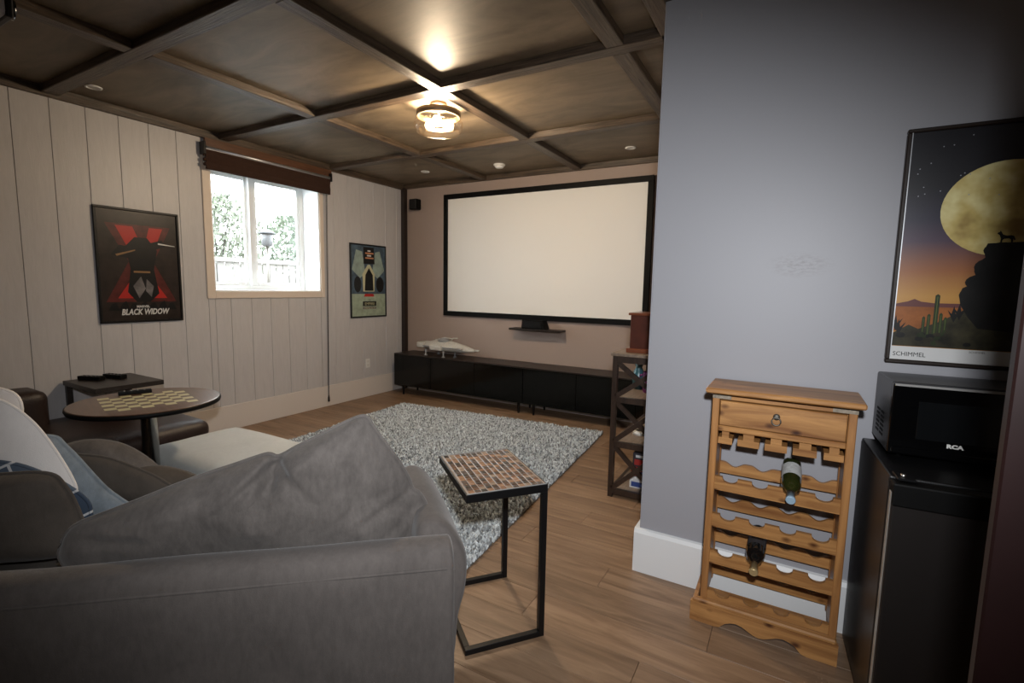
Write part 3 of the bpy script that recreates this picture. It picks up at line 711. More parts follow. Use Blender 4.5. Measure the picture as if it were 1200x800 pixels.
I_pgreen = pm('poster_pale_green', (0.30, 0.36, 0.27), var=0.2); I_blue = pm('poster_slate_blue', (0.06, 0.095, 0.13), var=0.4); I_mint = pm('poster_mint', (0.26, 0.33, 0.29), var=0.2); I_yel = pm('poster_cream_yellow', (0.50, 0.48, 0.30)); I_or = pm('poster_orange', (0.55, 0.24, 0.12))
pr = Print(-0.010)
pr.rect(0.01, P2W - 0.01, 0.01, P2H - 0.01, I_blue)
pr.rect(0.012, P2W - 0.012, 0.012, 0.30, I_pgreen)
pr.poly([(0.03, 0.60), (0.10, 0.85), (0.20, 0.83), (0.25, 0.56), (0.16, 0.50)], I_mint)
pr.poly([(0.58, 0.60), (0.50, 0.85), (0.42, 0.83), (0.36, 0.56), (0.46, 0.50)], I_mint)
pr.poly([(0.21, 0.33), (0.40, 0.33), (0.41, 0.55), (0.33, 0.67), (0.29, 0.67), (0.20, 0.55)], I_yel)
pr.poly([(0.22, 0.68), (0.41, 0.68), (0.40, 0.89), (0.22, 0.89)], I_blk)
pr.poly([(0.235, 0.34), (0.385, 0.34), (0.375, 0.54), (0.31, 0.63), (0.25, 0.54)], I_blk)
pr.ell(0.12, 0.42, 0.06, 0.10, I_blk); pr.ell(0.50, 0.42, 0.07, 0.10, I_blk)
pr.poly([(0.22, 0.265), (0.40, 0.265), (0.38, 0.30), (0.24, 0.30)], I_red)
for k, (a, b) in enumerate(((0.29, 0.34), (0.25, 0.39), (0.28, 0.35), (0.25, 0.39))): pr.rect(a, b, 0.835 - k * 0.03, 0.853 - k * 0.03, I_or if k % 2 else I_white)
pr.rect(0.20, 0.43, 0.145, 0.205, I_blk); pr.rect(0.20, 0.43, 0.105, 0.135, I_grey)
pr.build(p2)
letter(p2, 'EMPIRE', 0.05, 0.315, 0.157, -0.0130, I_yel, 0, 1.1, 'CENTER')
letter(p2, 'THE', 0.02, 0.315, 0.215, -0.0130, I_blk, 0, 1, 'CENTER')
letter(p2, 'STRIKES BACK', 0.028, 0.315, 0.110, -0.0130, I_yel, 0, 1.05, 'CENTER')
# moon poster on the grey wall
P3X, P3Z, P3W, P3H = 0.336, 1.184, 0.62, 0.884
p3 = poster('moon_poster', 'brown-framed desert moon poster on the grey wall above the microwave', 'poster', (P3X, YG, P3Z), (1, 0), P3W, P3H, 0.014, plain('bronze_brown_frame', (0.018, 0.011, 0.008), 0.4, spec=0.3), 0.03)
boxo('silver_inner_edge', 0.0135, 0.0165, -0.028, -0.012, 0.014, P3H - 0.014, M_alu, p3)
def sky_print():
    m, t, b = nt('printed_dusk_sky')
    c = t.nodes.new('ShaderNodeTexCoord'); s = t.nodes.new('ShaderNodeSeparateXYZ'); link(t, c.outputs['Generated'], s.inputs[0])
    link(t, ramp(t, s.outputs['Z'], [(0.0, (0.40, 0.17, 0.02)), (0.24, (0.50, 0.25, 0.05)), (0.36, (0.30, 0.105, 0.028)), (0.50, (0.060, 0.030, 0.055)), (0.60, (0.016, 0.013, 0.032)), (0.75, (0.004, 0.004, 0.008))]), b.inputs['Base Color'])
    b.inputs['Roughness'].default_value = 0.35; b.inputs['Coat Weight'].default_value = 0.1; return m
def moon_print():
    m, t, b = nt('printed_golden_moon')
    n = noise_tex(t, coords(t, (9, 9, 9)), 1.0, 3, 0.5)
    link(t, ramp(t, n, [(0.36, (0.30, 0.20, 0.045)), (0.5, (0.55, 0.42, 0.13)), (0.66, (0.78, 0.70, 0.34))]), b.inputs['Base Color'])
    b.inputs['Roughness'].default_value = 0.35; b.inputs['Coat Weight'].default_value = 0.1; return m
I_sky = sky_print(); I_moon = moon_print(); I_rock = pm('printed_rock', (0.006, 0.0055, 0.005), var=0.6); I_hill = pm('printed_orange_desert', (0.26, 0.085, 0.02), var=0.4); I_mtn = pm('printed_mountain', (0.13, 0.045, 0.04)); I_scrub = pm('printed_scrub', (0.030, 0.026, 0.013), var=0.8); I_cact = pm('printed_cactus', (0.022, 0.034, 0.010), var=0.6); I_cactl = pm('printed_cactus_light', (0.09, 0.11, 0.03)); I_star = pm('printed_star', (0.35, 0.36, 0.4))
I_paper = pm('printed_white_border', (0.62, 0.62, 0.61))
px = lambda x: x - P3X; pz = lambda z: z - P3Z
sky_pr = Print(-0.0140); sky_pr.rect(px(0.352), P3W - 0.014, pz(1.25), P3H - 0.014, I_sky)
so = sky_pr.build(p3); so.name = 'sky_print'
pr = Print(-0.0136); pr.rect(0.012, P3W - 0.012, 0.012, P3H - 0.012, I_paper); o = pr.build(p3); o.name = 'paper_border'
pr = Print(-0.0143)
XE = P3W - 0.0145
pr.ell(px(0.642), pz(1.762), 0.184, 0.168, I_moon, 48)
for i in range(16): pr.ell(px(random.uniform(0.37, 0.62)), pz(random.uniform(1.80, 2.04)), 0.0022, 0.0022, I_star, 6)
pr.poly([(px(0.352), pz(1.415)), (px(0.39), pz(1.425)), (px(0.41), pz(1.435)), (px(0.43), pz(1.425)), (px(0.47), pz(1.42)), (px(0.56), pz(1.42)), (px(0.56), pz(1.39)), (px(0.352), pz(1.39))], I_mtn)
pr.rect(px(0.352), XE, pz(1.31), pz(1.405), I_hill)
pr.poly([(px(0.352), pz(1.252)), (XE, pz(1.252)), (XE, pz(1.40)), (px(0.56), pz(1.40)), (px(0.49), pz(1.35)), (px(0.43), pz(1.32)), (px(0.40), pz(1.335)), (px(0.352), pz(1.30))], I_scrub)
rock = [(0.60, 1.640), (0.592, 1.615), (0.598, 1.59), (0.574, 1.565), (0.572, 1.54), (0.585, 1.505), (0.565, 1.49), (0.545, 1.478), (0.538, 1.45), (0.545, 1.415), (0.57, 1.37), (0.60, 1.33), (0.93, 1.30), (0.93, 1.645), (0.75, 1.645)]
pr.poly([(px(a), pz(b)) for a, b in rock], I_rock)
for a, b, c, d in ((0.640, 1.615, 0.050, 0.028), (0.618, 1.555, 0.048, 0.034), (0.585, 1.452, 0.048, 0.034), (0.60, 1.50, 0.05, 0.03)): pr.ell(px(a), pz(b), c, d, I_rock, 18)
wolf = [(0.632, 1.641), (0.633, 1.656), (0.629, 1.668), (0.622, 1.674), (0.624, 1.678), (0.628, 1.679), (0.630, 1.685), (0.633, 1.679), (0.638, 1.670), (0.648, 1.666), (0.660, 1.667), (0.667, 1.664), (0.672, 1.652), (0.669, 1.648), (0.666, 1.655), (0.665, 1.641), (0.661, 1.641), (0.660, 1.652), (0.655, 1.656), (0.642, 1.655), (0.638, 1.651), (0.637, 1.641)]
pr.poly([(px(a), pz(b)) for a, b in wolf], I_rock)
for x, z0, z1, w_ in ((0.478, 1.27, 1.455, 0.007), (0.458, 1.29, 1.38, 0.005), (0.443, 1.30, 1.37, 0.0045), (0.493, 1.29, 1.385, 0.005), (0.507, 1.31, 1.37, 0.0045)):
    pr.poly([(px(x) - w_, pz(z0)), (px(x) + w_, pz(z0)), (px(x) + w_, pz(z1) - 0.006), (px(x), pz(z1)), (px(x) - w_, pz(z1) - 0.006)], I_cact)
    pr.rect(px(x) - w_ * 0.2, px(x) + w_ * 0.2, pz(z0) + 0.01, pz(z1) - 0.01, I_cactl)
pr.poly([(px(0.443), pz(1.30)), (px(0.507), pz(1.31)), (px(0.507), pz(1.30)), (px(0.48), pz(1.28)), (px(0.443), pz(1.29))], I_cact)
for i in range(14):
    x = random.uniform(0.36, 0.58); z = random.uniform(1.262, 1.32); r_ = random.uniform(0.008, 0.018)
    pr.ell(px(x), pz(z), r_, r_ * 0.7, random.choice([I_cact, I_rock, I_scrub]), 7)
for k, (x, z) in enumerate(((0.53, 1.40), (0.545, 1.41), (0.36, 1.36), (0.37, 1.345))):
    pr.poly([(px(x), pz(z - 0.05)), (px(x) + 0.02, pz(z)), (px(x) + 0.004, pz(z - 0.02)), (px(x) - 0.002, pz(z + 0.012)), (px(x) - 0.008, pz(z - 0.018)), (px(x) - 0.02, pz(z - 0.004))], I_rock)
pr.build(p3)
letter(p3, 'SCHIMMEL', 0.0235, px(0.360), pz(1.212), -0.0142, I_blk, 0, 0.92)
letter(p3, 'SCHIMMEL', 0.010, px(0.585), pz(1.238), -0.0142, I_grey)

# ================================================================ BLIND, CORD, OUTLET
bl = root('roller_blind', 'dark brown rolled-up blind hanging above the basement window', 'window blind', (XL, 3.27, 2.45))
def bpart(name, y0, y1, x0, x1, z0, z1, mat, bev=0.002): return kid(boxo(name, x0, x1, y0, y1, z0, z1, mat, bev=bev, seg=1), bl)
BY0, BY1 = 2.545, 3.955
bpart('valance_board', BY0 + 0.03, BY1 + 0.02, XL + 0.03, XL + 0.055, 2.665, 2.742, M_shadewood)
bm = bmesh.new(); add_tube(bm, [(XL + 0.065, BY0 + 0.03, 2.652), (XL + 0.065, BY1 - 0.02, 2.652)], 0.015, 12)
kid(mesh_obj('roller_tube', bm, M_alu, bl), bl)
bpart('head_rail', BY0 + 0.01, BY1, XL + 0.018, XL + 0.075, 2.632, 2.648, M_alu)
bm = bmesh.new()
prof = [(XL + 0.078, 2.635), (XL + 0.084, 2.60), (XL + 0.078, 2.56), (XL + 0.084, 2.52), (XL + 0.080, 2.475), (XL + 0.068, 2.475), (XL + 0.070, 2.52), (XL + 0.064, 2.56), (XL + 0.070, 2.60), (XL + 0.064, 2.635)]
A = [bm.verts.new((x, BY0 + 0.02, z)) for x, z in prof]; B = [bm.verts.new((x, BY1 - 0.025, z)) for x, z in prof]
bm.faces.new(A); bm.faces.new(B[::-1])
for i in range(len(prof)): bm.faces.new((A[i], B[i], B[(i + 1) % len(prof)], A[(i + 1) % len(prof)]))
bmesh.ops.recalc_face_normals(bm, faces=bm.faces[:]); kid(mesh_obj('blind_cloth', bm, M_shade), bl)
bpart('bottom_bar', BY0 + 0.02, BY1 - 0.025, XL + 0.062, XL + 0.086, 2.462, 2.478, M_shade, 0.004)
bpart('bracket', BY0, BY0 + 0.02, XL + 0.017, XL + 0.09, 2.59, 2.70, M_blackmetal)
bpart('bracket', BY1 - 0.02, BY1, XL + 0.017, XL + 0.09, 2.61, 2.70, M_blackmetal)
for i, z in enumerate((2.49, 2.53, 2.57)): bpart('scalloped_fold', BY0 + 0.005, BY0 + 0.022, XL + 0.05, XL + 0.09 - 0.008 * i, z, z + 0.03, M_shade, 0.006)
pc = root('blind_cord', 'thin dark pull cord hanging from the blind down to the baseboard', 'cord', (XL, 3.89, 0.03))
for dy in (0.0, 0.012):
    bm = bmesh.new(); add_tube(bm, [(XL + 0.062, 3.885 + dy, 2.64), (XL + 0.045, 3.888 + dy, 1.6), (XL + 0.03, 3.890 + dy * 0.7, 0.7), (XL + 0.03, 3.882 + dy * 0.4, 0.12)], 0.003, 6)
    kid(mesh_obj('cord_strand', bm, M_blackmetal), pc)
bm = bmesh.new(); add_lathe(bm, [(0.004, 0.0), (0.013, 0.01), (0.012, 0.05), (0.005, 0.085)], 12, Matrix.Translation((XL + 0.032, 3.884, 0.055)))
kid(mesh_obj('tassel', bm, M_beamz), pc)
ou = root('wall_outlet', 'white wall outlet low on the panelling beside the media cabinets', 'outlet', (XL, 4.535, 0.435))
bm = bmesh.new(); add_box(bm, 0, 0.006, -0.036, 0.036, -0.058, 0.058); bmesh.ops.bevel(bm, geom=bm.edges[:], offset=0.002, segments=1, affect='EDGES'); mesh_obj('cover_plate', bm, M_plastic, ou)
for z in (-0.024, 0.024):
    bm = bmesh.new(); add_box(bm, 0.005, 0.009, -0.017, 0.017, z - 0.014, z + 0.014); mesh_obj('socket', bm, M_potlens, ou)

# ================================================================ SECTIONAL SOFA
SA = R(41); O = Vector((-0.886, 1.194, 0))
U = Vector((-math.cos(SA), -math.sin(SA), 0)); V = Vector((-math.sin(SA), math.cos(SA), 0))
# local frame: x = -u (to the right), y = v (away from the camera)
sofa = root('sectional_sofa', 'large grey velvet sectional sofa seen from behind its low back', 'sofa', O, SA)
def su_(u, v, z): return Vector((-u, v, z))
def soft_prof(name, prof, path0, path1, axis, mat, parent, rounds=5, capr=0.05):
    """sweep a closed (a,z) profile along an axis with rounded (shrinking) ends"""
    bm = bmesh.new(); pts = smooth_poly(prof, 5); ca = sum(p[0] for p in pts) / len(pts); cz = sum(p[1] for p in pts) / len(pts)
    st = []
    for i in range(rounds + 1):
        t = i / rounds * math.pi / 2; st.append((path0 + capr * (1 - math.sin(t)), capr * (1 - math.cos(t)) if False else capr * (1 - math.sin(t))))
    sec = []
    for i in range(rounds + 1):
        t = math.pi / 2 * i / rounds; sec.append((path0 + capr * (1 - math.cos(t)), 1 - (1 - math.sin(t)) * 0.28))
    nmid = 18
    for i in range(1, nmid): sec.append((path0 + capr + (path1 - path0 - 2 * capr) * i / nmid, 1))
    for i in range(rounds + 1):
        t = math.pi / 2 * (1 - i / rounds); sec.append((path1 - capr * (1 - math.cos(t)), 1 - (1 - math.sin(t)) * 0.28))
    rings = []
    for d, s in sec:
        ring = []
        for p in pts:
            a = ca + (p[0] - ca) * s; z = cz + (p[1] - cz) * s
            co = Vector((d, a, z)) if axis == 'X' else Vector((a, d, z))
            co += noise.noise_vector(co * 3.5) * 0.006
            ring.append(bm.verts.new(co))
        rings.append(ring)
    n = len(pts)
    for a, b in zip(rings, rings[1:]):
        for i in range(n): bm.faces.new((a[i], a[(i + 1) % n], b[(i + 1) % n], b[i]))
    bm.faces.new(rings[0][::-1]); bm.faces.new(rings[-1])
    bmesh.ops.recalc_face_normals(bm, faces=bm.faces[:])
    return mesh_obj(name, bm, mat, parent, smooth=True)
SL = 2.35
back = soft_prof('back', [(0.0, 0.06), (0.0, 0.30), (-0.004, 0.50), (0.004, 0.578), (0.030, 0.613), (0.075, 0.620), (0.120, 0.600), (0.142, 0.52), (0.15, 0.30), (0.15, 0.06)], -SL, 0.010, 'X', M_grey_sofa, sofa, capr=0.02)
bm = bmesh.new()
add_tube(bm, [(-SL + 0.05, 0.003, 0.552), (-1.2, 0.000, 0.554), (-0.02, 0.001, 0.552), (0.003, 0.010, 0.540), (0.005, 0.016, 0.3), (0.004, 0.014, 0.08)], 0.0055, 8)
mesh_obj('piping', bm, M_grey_sofa, back)
arm = soft_prof('arm', [(-0.085, 0.07), (-0.092, 0.45), (-0.094, 0.57), (-0.078, 0.630), (-0.040, 0.648), (0.005, 0.634), (0.050, 0.585), (0.088, 0.50), (0.086, 0.38), (0.060, 0.27), (0.030, 0.07)], 0.125, 0.75, 'Y', M_grey_sofa, sofa, capr=0.06)
arm.rotation_euler = (0, 0, R(8))
softbox('base', (SL - 0.2) / 2, 0.29, 0.06, 0.30, 0.04, M_grey_sofa, sofa, (-(SL + 0.2) / 2 + 0.02, 0.46, 0))
for i, (a, b) in enumerate(((0.20, 1.22),)):
    softbox('seat_cushion', (b - a) / 2, 0.29, 0.29, 0.445, 0.05, M_grey_cush, sofa, (-(a + b) / 2, 0.48, 0), puff=0.015)
softbox('chaise_base', 0.50, 0.65, 0.06, 0.28, 0.05, M_grey_sofa, sofa, (-1.80, 0.82, 0))
softbox('chaise_cushion', 0.47, 0.60, 0.27, 0.42, 0.06, M_grey2, sofa, (-1.78, 0.85, 0), puff=0.02)
for x in (-0.12, -SL + 0.12):
    for y in (0.08, 0.66):
        bm = bmesh.new(); add_lathe(bm, [(0.022, 0), (0.03, 0.075)], 14); mesh_obj('foot', bm, M_blackmetal, sofa, (x, y, 0))

def cushion(name, label, cat, outline, v, T, mat, group=None, wr=0.010, seed=0, pipe=True, lean=0.0, p=2.2, folds=(), creases=(), k=6):
    """stuffed cushion whose outline is given in the sofa's (u,z) plane at depth v, puffed to half-thickness T"""
    pts = smooth_poly([(-u, z) for u, z in outline], k)
    cx = (min(q[0] for q in pts) + max(q[0] for q in pts)) / 2; cz = (min(q[1] for q in pts) + max(q[1] for q in pts)) / 2
    zmin = min(q[1] for q in pts)
    r_ = root(name, label, cat, O + Vector((0, 0, 0)) + U * (-cx) + V * v + Vector((0, 0, zmin)), SA, group)
    bm = bmesh.new(); n = len(pts); NR = 34
    def H(x, z, rr, side):
        h = T * (max(0, 1 - rr ** p)) ** 0.62
        w_ = noise.noise(Vector((x * 5 + seed * 9.1, z * 5, side * 3.3))) * wr * 2.2 + noise.noise(Vector((x * 14 + seed, z * 11, side * 5.7))) * wr
        for fx, fz, fr, fd in folds:
            d = ((x - fx) ** 2 + (z - fz) ** 2) / fr ** 2; h -= fd * math.exp(-d) * (1 - rr ** 4)
        for ax, az, bx_, bz, cw, cd in creases:
            ex, ez = bx_ - ax, bz - az; tt = max(0, min(1, ((x - ax) * ex + (z - az) * ez) / (ex * ex + ez * ez)))
            dd_ = math.hypot(x - ax - tt * ex, z - az - tt * ez) / cw
            h -= cd * (math.exp(-dd_ ** 2) - 0.6 * math.exp(-(dd_ - 1.9) ** 2)) * (1 - rr ** 6) * (1 - 0.6 * tt)
        return h + w_ * (1 - rr ** 3) * (0.35 + rr)
    sheets = {}
    for side in (-1, 1):
        rows = []
        for i in range(NR + 1):
            rr = 1 - (1 - i / NR) ** 1.5 if i else 0.0
            row = []
            for q in pts:
                x = cx + (q[0] - cx) * rr; z = cz + (q[1] - cz) * rr
                if i == NR and side == 1: row.append(sheets[-1][-1][len(row)]); continue
                row.append(bm.verts.new((x - cx, side * H(x, z, rr, side) * (1 if i < NR else 0) + lean * (z - cz), z - zmin)))
                if i == 0: row = row * n; break
            rows.append(row)
        sheets[side] = rows
        for a, b in zip(rows, rows[1:]):
            for j in range(n):
                vs = [a[j], a[(j + 1) % n], b[(j + 1) % n], b[j]]
                u_ = []
                for vv in vs:
                    if vv not in u_: u_.append(vv)
                if len(u_) >= 3: bm.faces.new(u_)
    bmesh.ops.recalc_face_normals(bm, faces=bm.faces[:])
    mesh_obj('cover', bm, mat, r_, smooth=True)
    if pipe:
        bm = bmesh.new(); add_tube(bm, [(q[0] - cx, lean * (q[1] - cz), q[1] - zmin) for q in pts], 0.0065, 7, closed=True)
        mesh_obj('seam_piping', bm, mat, r_, smooth=True)
    return r_
cushion('back_cushion', 'large slumped grey velvet back cushion behind the near sofa back', 'cushion',
        [(1.245, 0.53), (1.240, 0.60), (1.20, 0.655), (1.10, 0.695), (1.007, 0.730), (0.90, 0.772), (0.80, 0.808), (0.72, 0.833), (0.66, 0.853), (0.61, 0.866), (0.582, 0.856), (0.555, 0.866), (0.52, 0.886), (0.44, 0.925), (0.36, 0.965), (0.305, 0.987), (0.280, 0.982), (0.258, 0.945), (0.215, 0.880), (0.172, 0.815), (0.138, 0.75), (0.125, 0.712), (0.098, 0.69), (0.070, 0.635), (0.056, 0.585), (0.075, 0.52), (0.15, 0.46), (0.4, 0.445), (0.8, 0.445), (1.15, 0.455)],
        0.275, 0.105, M_grey_cush, wr=0.018, seed=1, k=4, folds=((-0.585, 0.815, 0.055, 0.07), (-0.60, 0.76, 0.05, 0.04), (-0.50, 0.85, 0.05, -0.02), (-0.66, 0.82, 0.05, -0.02), (-0.13, 0.68, 0.045, 0.045), (-0.35, 0.70, 0.12, -0.02), (-0.80, 0.62, 0.10, 0.02)),
        creases=((-0.585, 0.85, -0.62, 0.66, 0.018, 0.022), (-0.60, 0.83, -0.74, 0.70, 0.014, 0.014), (-0.57, 0.84, -0.47, 0.72, 0.016, 0.016), (-0.13, 0.71, -0.30, 0.62, 0.014, 0.018), (-0.10, 0.66, -0.24, 0.54, 0.012, 0.015), (-0.28, 0.95, -0.36, 0.80, 0.012, 0.012), (-0.28, 0.96, -0.22, 0.80, 0.010, 0.010), (-1.20, 0.62, -0.95, 0.62, 0.016, 0.012)))
cushion('back_cushion', 'boxy grey velvet back cushion at the left edge, under the white pillow', 'cushion',
        [(2.05, 0.45), (2.06, 0.60), (2.03, 0.735), (1.90, 0.765), (1.60, 0.768), (1.40, 0.768), (1.34, 0.715), (1.30, 0.60), (1.29, 0.47), (1.6, 0.45)], 0.47, 0.085, M_grey2, seed=2, p=4)
cushion('throw_pillow', 'white cotton throw pillow leaning over a plaid pillow', 'pillow',
        [(2.05, 0.80), (1.95, 0.97), (1.75, 1.005), (1.645, 0.99), (1.545, 0.898), (1.462, 0.742), (1.425, 0.625), (1.49, 0.645), (1.62, 0.70), (1.85, 0.70)], 0.66, 0.055, M_whitefab, seed=3, wr=0.005)
cushion('throw_pillow', 'navy plaid throw pillow tucked below the white pillow', 'pillow',
        [(1.90, 0.45), (1.92, 0.70), (1.75, 0.785), (1.575, 0.775), (1.45, 0.715), (1.355, 0.635), (1.33, 0.57), (1.36, 0.45), (1.65, 0.44)], 0.575, 0.028, M_plaid, seed=4, wr=0.004)
cushion('throw_pillow', 'faded blue-grey throw pillow between the white pillow and the big cushion', 'pillow',
        [(1.90, 0.44), (1.86, 0.78), (1.60, 0.81), (1.525, 0.755), (1.40, 0.575), (1.27, 0.43), (1.5, 0.425)], 0.80, 0.055, M_bluefab, seed=5, wr=0.006)
cushion('throw_pillow', 'second white pillow, only its corner showing at the left edge', 'pillow',
        [(2.35, 0.50), (2.38, 0.90), (2.1, 1.00), (1.86, 0.99), (1.766, 0.922), (1.80, 0.72), (1.84, 0.50), (2.1, 0.46)], 0.93, 0.06, M_whitefab, seed=6, wr=0.005)
cushion('seat_pillow', 'brown-grey velvet pillow with a stitched ridge lying behind the blue pillow', 'pillow',
        [(1.85, 0.42), (1.80, 0.66), (1.54, 0.658), (1.39, 0.60), (1.262, 0.52), (1.20, 0.43), (1.5, 0.415)], 0.98, 0.06, M_grey2, seed=7, wr=0.008)
cushion('seat_pillow', 'rounded grey velvet cushion on the chaise beneath the chess table', 'cushion',
        [(1.98, 0.42), (1.93, 0.57), (1.80, 0.632), (1.66, 0.625), (1.54, 0.565), (1.43, 0.45), (1.50, 0.405), (1.75, 0.40)], 1.32, 0.10, M_grey_cush, seed=8, wr=0.006, pipe=False)
cushion('seat_pillow', 'flat grey velvet cushion on the chaise beside the ottoman', 'cushion',
        [(1.62, 0.40), (1.57, 0.475), (1.45, 0.515), (1.33, 0.495), (1.22, 0.445), (1.17, 0.385), (1.22, 0.33), (1.45, 0.33)], 1.22, 0.10, M_grey2, seed=9, wr=0.006, pipe=False)

# ---- ottoman
ot = root('ottoman', 'grey velvet ottoman between sofa and rug, its rounded top coloured pale for window light', 'ottoman', (-3.0, 1.80, 0), R(0))
softbox('cushion_top', 0.575, 0.315, 0.20, 0.385, 0.075, M_otto, ot, puff=0.025, wob=0.006)
softbox('base', 0.55, 0.29, 0.05, 0.22, 0.03, M_grey_sofa, ot)
for x in (-0.48, 0.48):
    for y in (-0.23, 0.23):
        bm = bmesh.new(); add_lathe(bm, [(0.018, 0), (0.024, 0.06)], 12); mesh_obj('foot', bm, M_blackmetal, ot, (x, y, 0))

# ---- leather chaise by the wall
lc = root('leather_chair', 'dark brown leather armchair against the panelled wall behind the round table', 'armchair', (-4.15, 1.2, 0))
softbox('seat', 0.48, 0.42, 0.28, 0.445, 0.075, M_leather, lc, (0.01, 0.35, 0), puff=0.02)
softbox('base', 0.46, 0.80, 0.05, 0.30, 0.05, M_leather, lc, (0.0, -0.06, 0))
softbox('seat', 0.48, 0.40, 0.28, 0.44, 0.07, M_leather, lc, (0.01, -0.48, 0), puff=0.02)
softbox('backrest', 0.15, 0.53, 0.28, 0.695, 0.07, M_leather, lc, (-0.37, -0.44, 0), puff=0.0)
for x in (-0.38, 0.38):
    for y in (-0.78, 0.66):
        bm = bmesh.new(); add_lathe(bm, [(0.02, 0), (0.026, 0.06)], 12); mesh_obj('foot', bm, M_blackmetal, lc, (x, y, 0))

# ---- black end table with remotes
et = root('end_table', 'small black wooden end table by the panelled wall below the red poster', 'table', (-4.44, 1.68, 0))
boxo('table_top', -0.275, 0.265, -0.215, 0.22, 0.655, 0.69, M_darktop, et, bev=0.003, seg=1)
for y in (-0.205, 0.175):
    boxo('leg', -0.272, -0.240, y, y + 0.036, 0.03, 0.655, M_darktop, et)
    boxo('floor_runner', -0.272, 0.22, y, y + 0.036, 0.0, 0.03, M_darktop, et)
def remote(x, y, rz, L, W_, label, z=0.69, mat=M_black, body_h=0.018):
    r_ = root('remote_control', label, 'remote control', (x, y, z), rz)
    boxo('shell', -L / 2, L / 2, -W_ / 2, W_ / 2, 0, body_h, mat, r_, bev=0.004)
    for i in range(4):
        for j in range(2):
            bm = bmesh.new(); add_lathe(bm, [(0.005, body_h - 0.001), (0.0045, body_h + 0.002)], 8); mesh_obj('button', bm, M_modeld, r_, (-L * 0.32 + i * L * 0.2, (j - 0.5) * W_ * 0.5, 0))
remote(-4.60, 1.60, R(25), 0.18, 0.055, 'black remote control on the black end table, nearer the sofa', body_h=0.03)
remote(-4.55, 1.73, R(15), 0.18, 0.055, 'black remote control on the black end table, nearer the poster', body_h=0.03)

# ---- round chess table
CX, CY = -3.35, 1.43
ct = root('chess_table', 'round walnut cafe table with an inlaid chessboard top', 'table', (CX, CY, 0), R(-15))
bm = bmesh.new(); add_lathe(bm, [(0.36, 0.699), (0.378, 0.702), (0.383, 0.715), (0.381, 0.727)], 64); mesh_obj('edge_band', bm, M_black, ct, smooth=True)
bm = bmesh.new(); add_lathe(bm, [(0.376, 0.720), (0.376, 0.7295), (0.370, 0.7305)], 64); mesh_obj('table_top', bm, M_walnut, ct)
bm = bmesh.new(); add_lathe(bm, [(0.043, 0.02), (0.043, 0.69), (0.09, 0.694), (0.09, 0.70)], 28); mesh_obj('pole', bm, M_chrome, ct, smooth=True)
bm = bmesh.new(); add_lathe(bm, [(0.17, 0), (0.17, 0.012), (0.05, 0.03)], 40); mesh_obj('foot_plate', bm, M_chrome, ct)
cell = 0.0545; cm = None
for i in range(8):
    for j in range(8):
        if (i + j) % 2 == 0:
            if cm is None:
                bm = bmesh.new(); add_box(bm, -cell / 2, cell / 2, -cell / 2, cell / 2, 0.7300, 0.7312); cm = bpy.data.meshes.new('light_square'); bm.to_mesh(cm); bm.free(); cm.materials.append(M_chesslight)
            link_mesh('light_square', cm, None, ct, ((i - 3.5) * cell, (j - 3.5) * cell, 0))
remote(-3.60, 1.47, R(70), 0.17, 0.045, 'black remote control lying on the chessboard table', z=0.7313, body_h=0.022)

# ================================================================ MOSAIC C-TABLE
A_ = Vector((-1.018, 1.47, 0)); B_ = Vector((-0.803, 1.735, 0))
ca = math.atan2(B_.y - A_.y, B_.x - A_.x); LA = 0.342; LB = 0.465
cc = Vector((-1.092, 1.743, 0))
tb = root('mosaic_side_table', 'C-shaped side table with brown mosaic tile top and black metal frame', 'side table', cc, ca)
T_ = 0.024; zt = 0.663; hx, hy = LA / 2, LB / 2   # local x: A->B, local y: B->C
def bar(name, x0, x1, y0, y1, z0, z1): boxo(name, x0, x1, y0, y1, z0, z1, M_blackmetal, tb, bev=0.0015, seg=1)
bar('frame_bar', -hx, hx, -hy, -hy + T_, zt - 0.034, zt - 0.002); bar('frame_bar', -hx, hx, hy - T_, hy, zt - 0.034, zt - 0.002)
bar('frame_bar', -hx, -hx + T_, -hy + T_, hy - T_, zt - 0.034, zt - 0.002); bar('frame_bar', hx - T_, hx, -hy + T_, hy - T_, zt - 0.034, zt - 0.002)
bar('leg', hx - T_, hx, -hy, -hy + T_, 0.0, zt - 0.034); bar('leg', hx - T_, hx, hy - T_, hy, 0.0, zt - 0.034)
bar('base_bar', -hx, hx - T_, -hy, -hy + T_, 0, T_); bar('base_bar', -hx, hx - T_, hy - T_, hy, 0, T_)
bar('base_bar', -hx, -hx + T_, -hy + T_, hy - T_, 0, T_)
boxo('grout_bed', -hx + 0.006, hx - 0.006, -hy + 0.006, hy - 0.006, zt - 0.008, zt - 0.0015, plain('pale_grout', (0.30, 0.235, 0.185), 0.7), tb)
boxo('metal_edge', -hx + 0.004, hx - 0.004, hy - 0.008, hy - 0.005, zt - 0.003, zt + 0.0015, M_silver, tb)
boxo('metal_edge', -hx + 0.004, hx - 0.004, -hy + 0.005, -hy + 0.008, zt - 0.003, zt + 0.0015, M_silver, tb)
tile_cols = [(0.050, 0.022, 0.012), (0.125, 0.055, 0.028), (0.20, 0.092, 0.045), (0.27, 0.14, 0.075), (0.020, 0.013, 0.011), (0.25, 0.17, 0.115), (0.09, 0.055, 0.042)]
NX, NY = 12, 17; tw, tl = (LA - 0.026) / NX, (LB - 0.026) / NY; tms = []
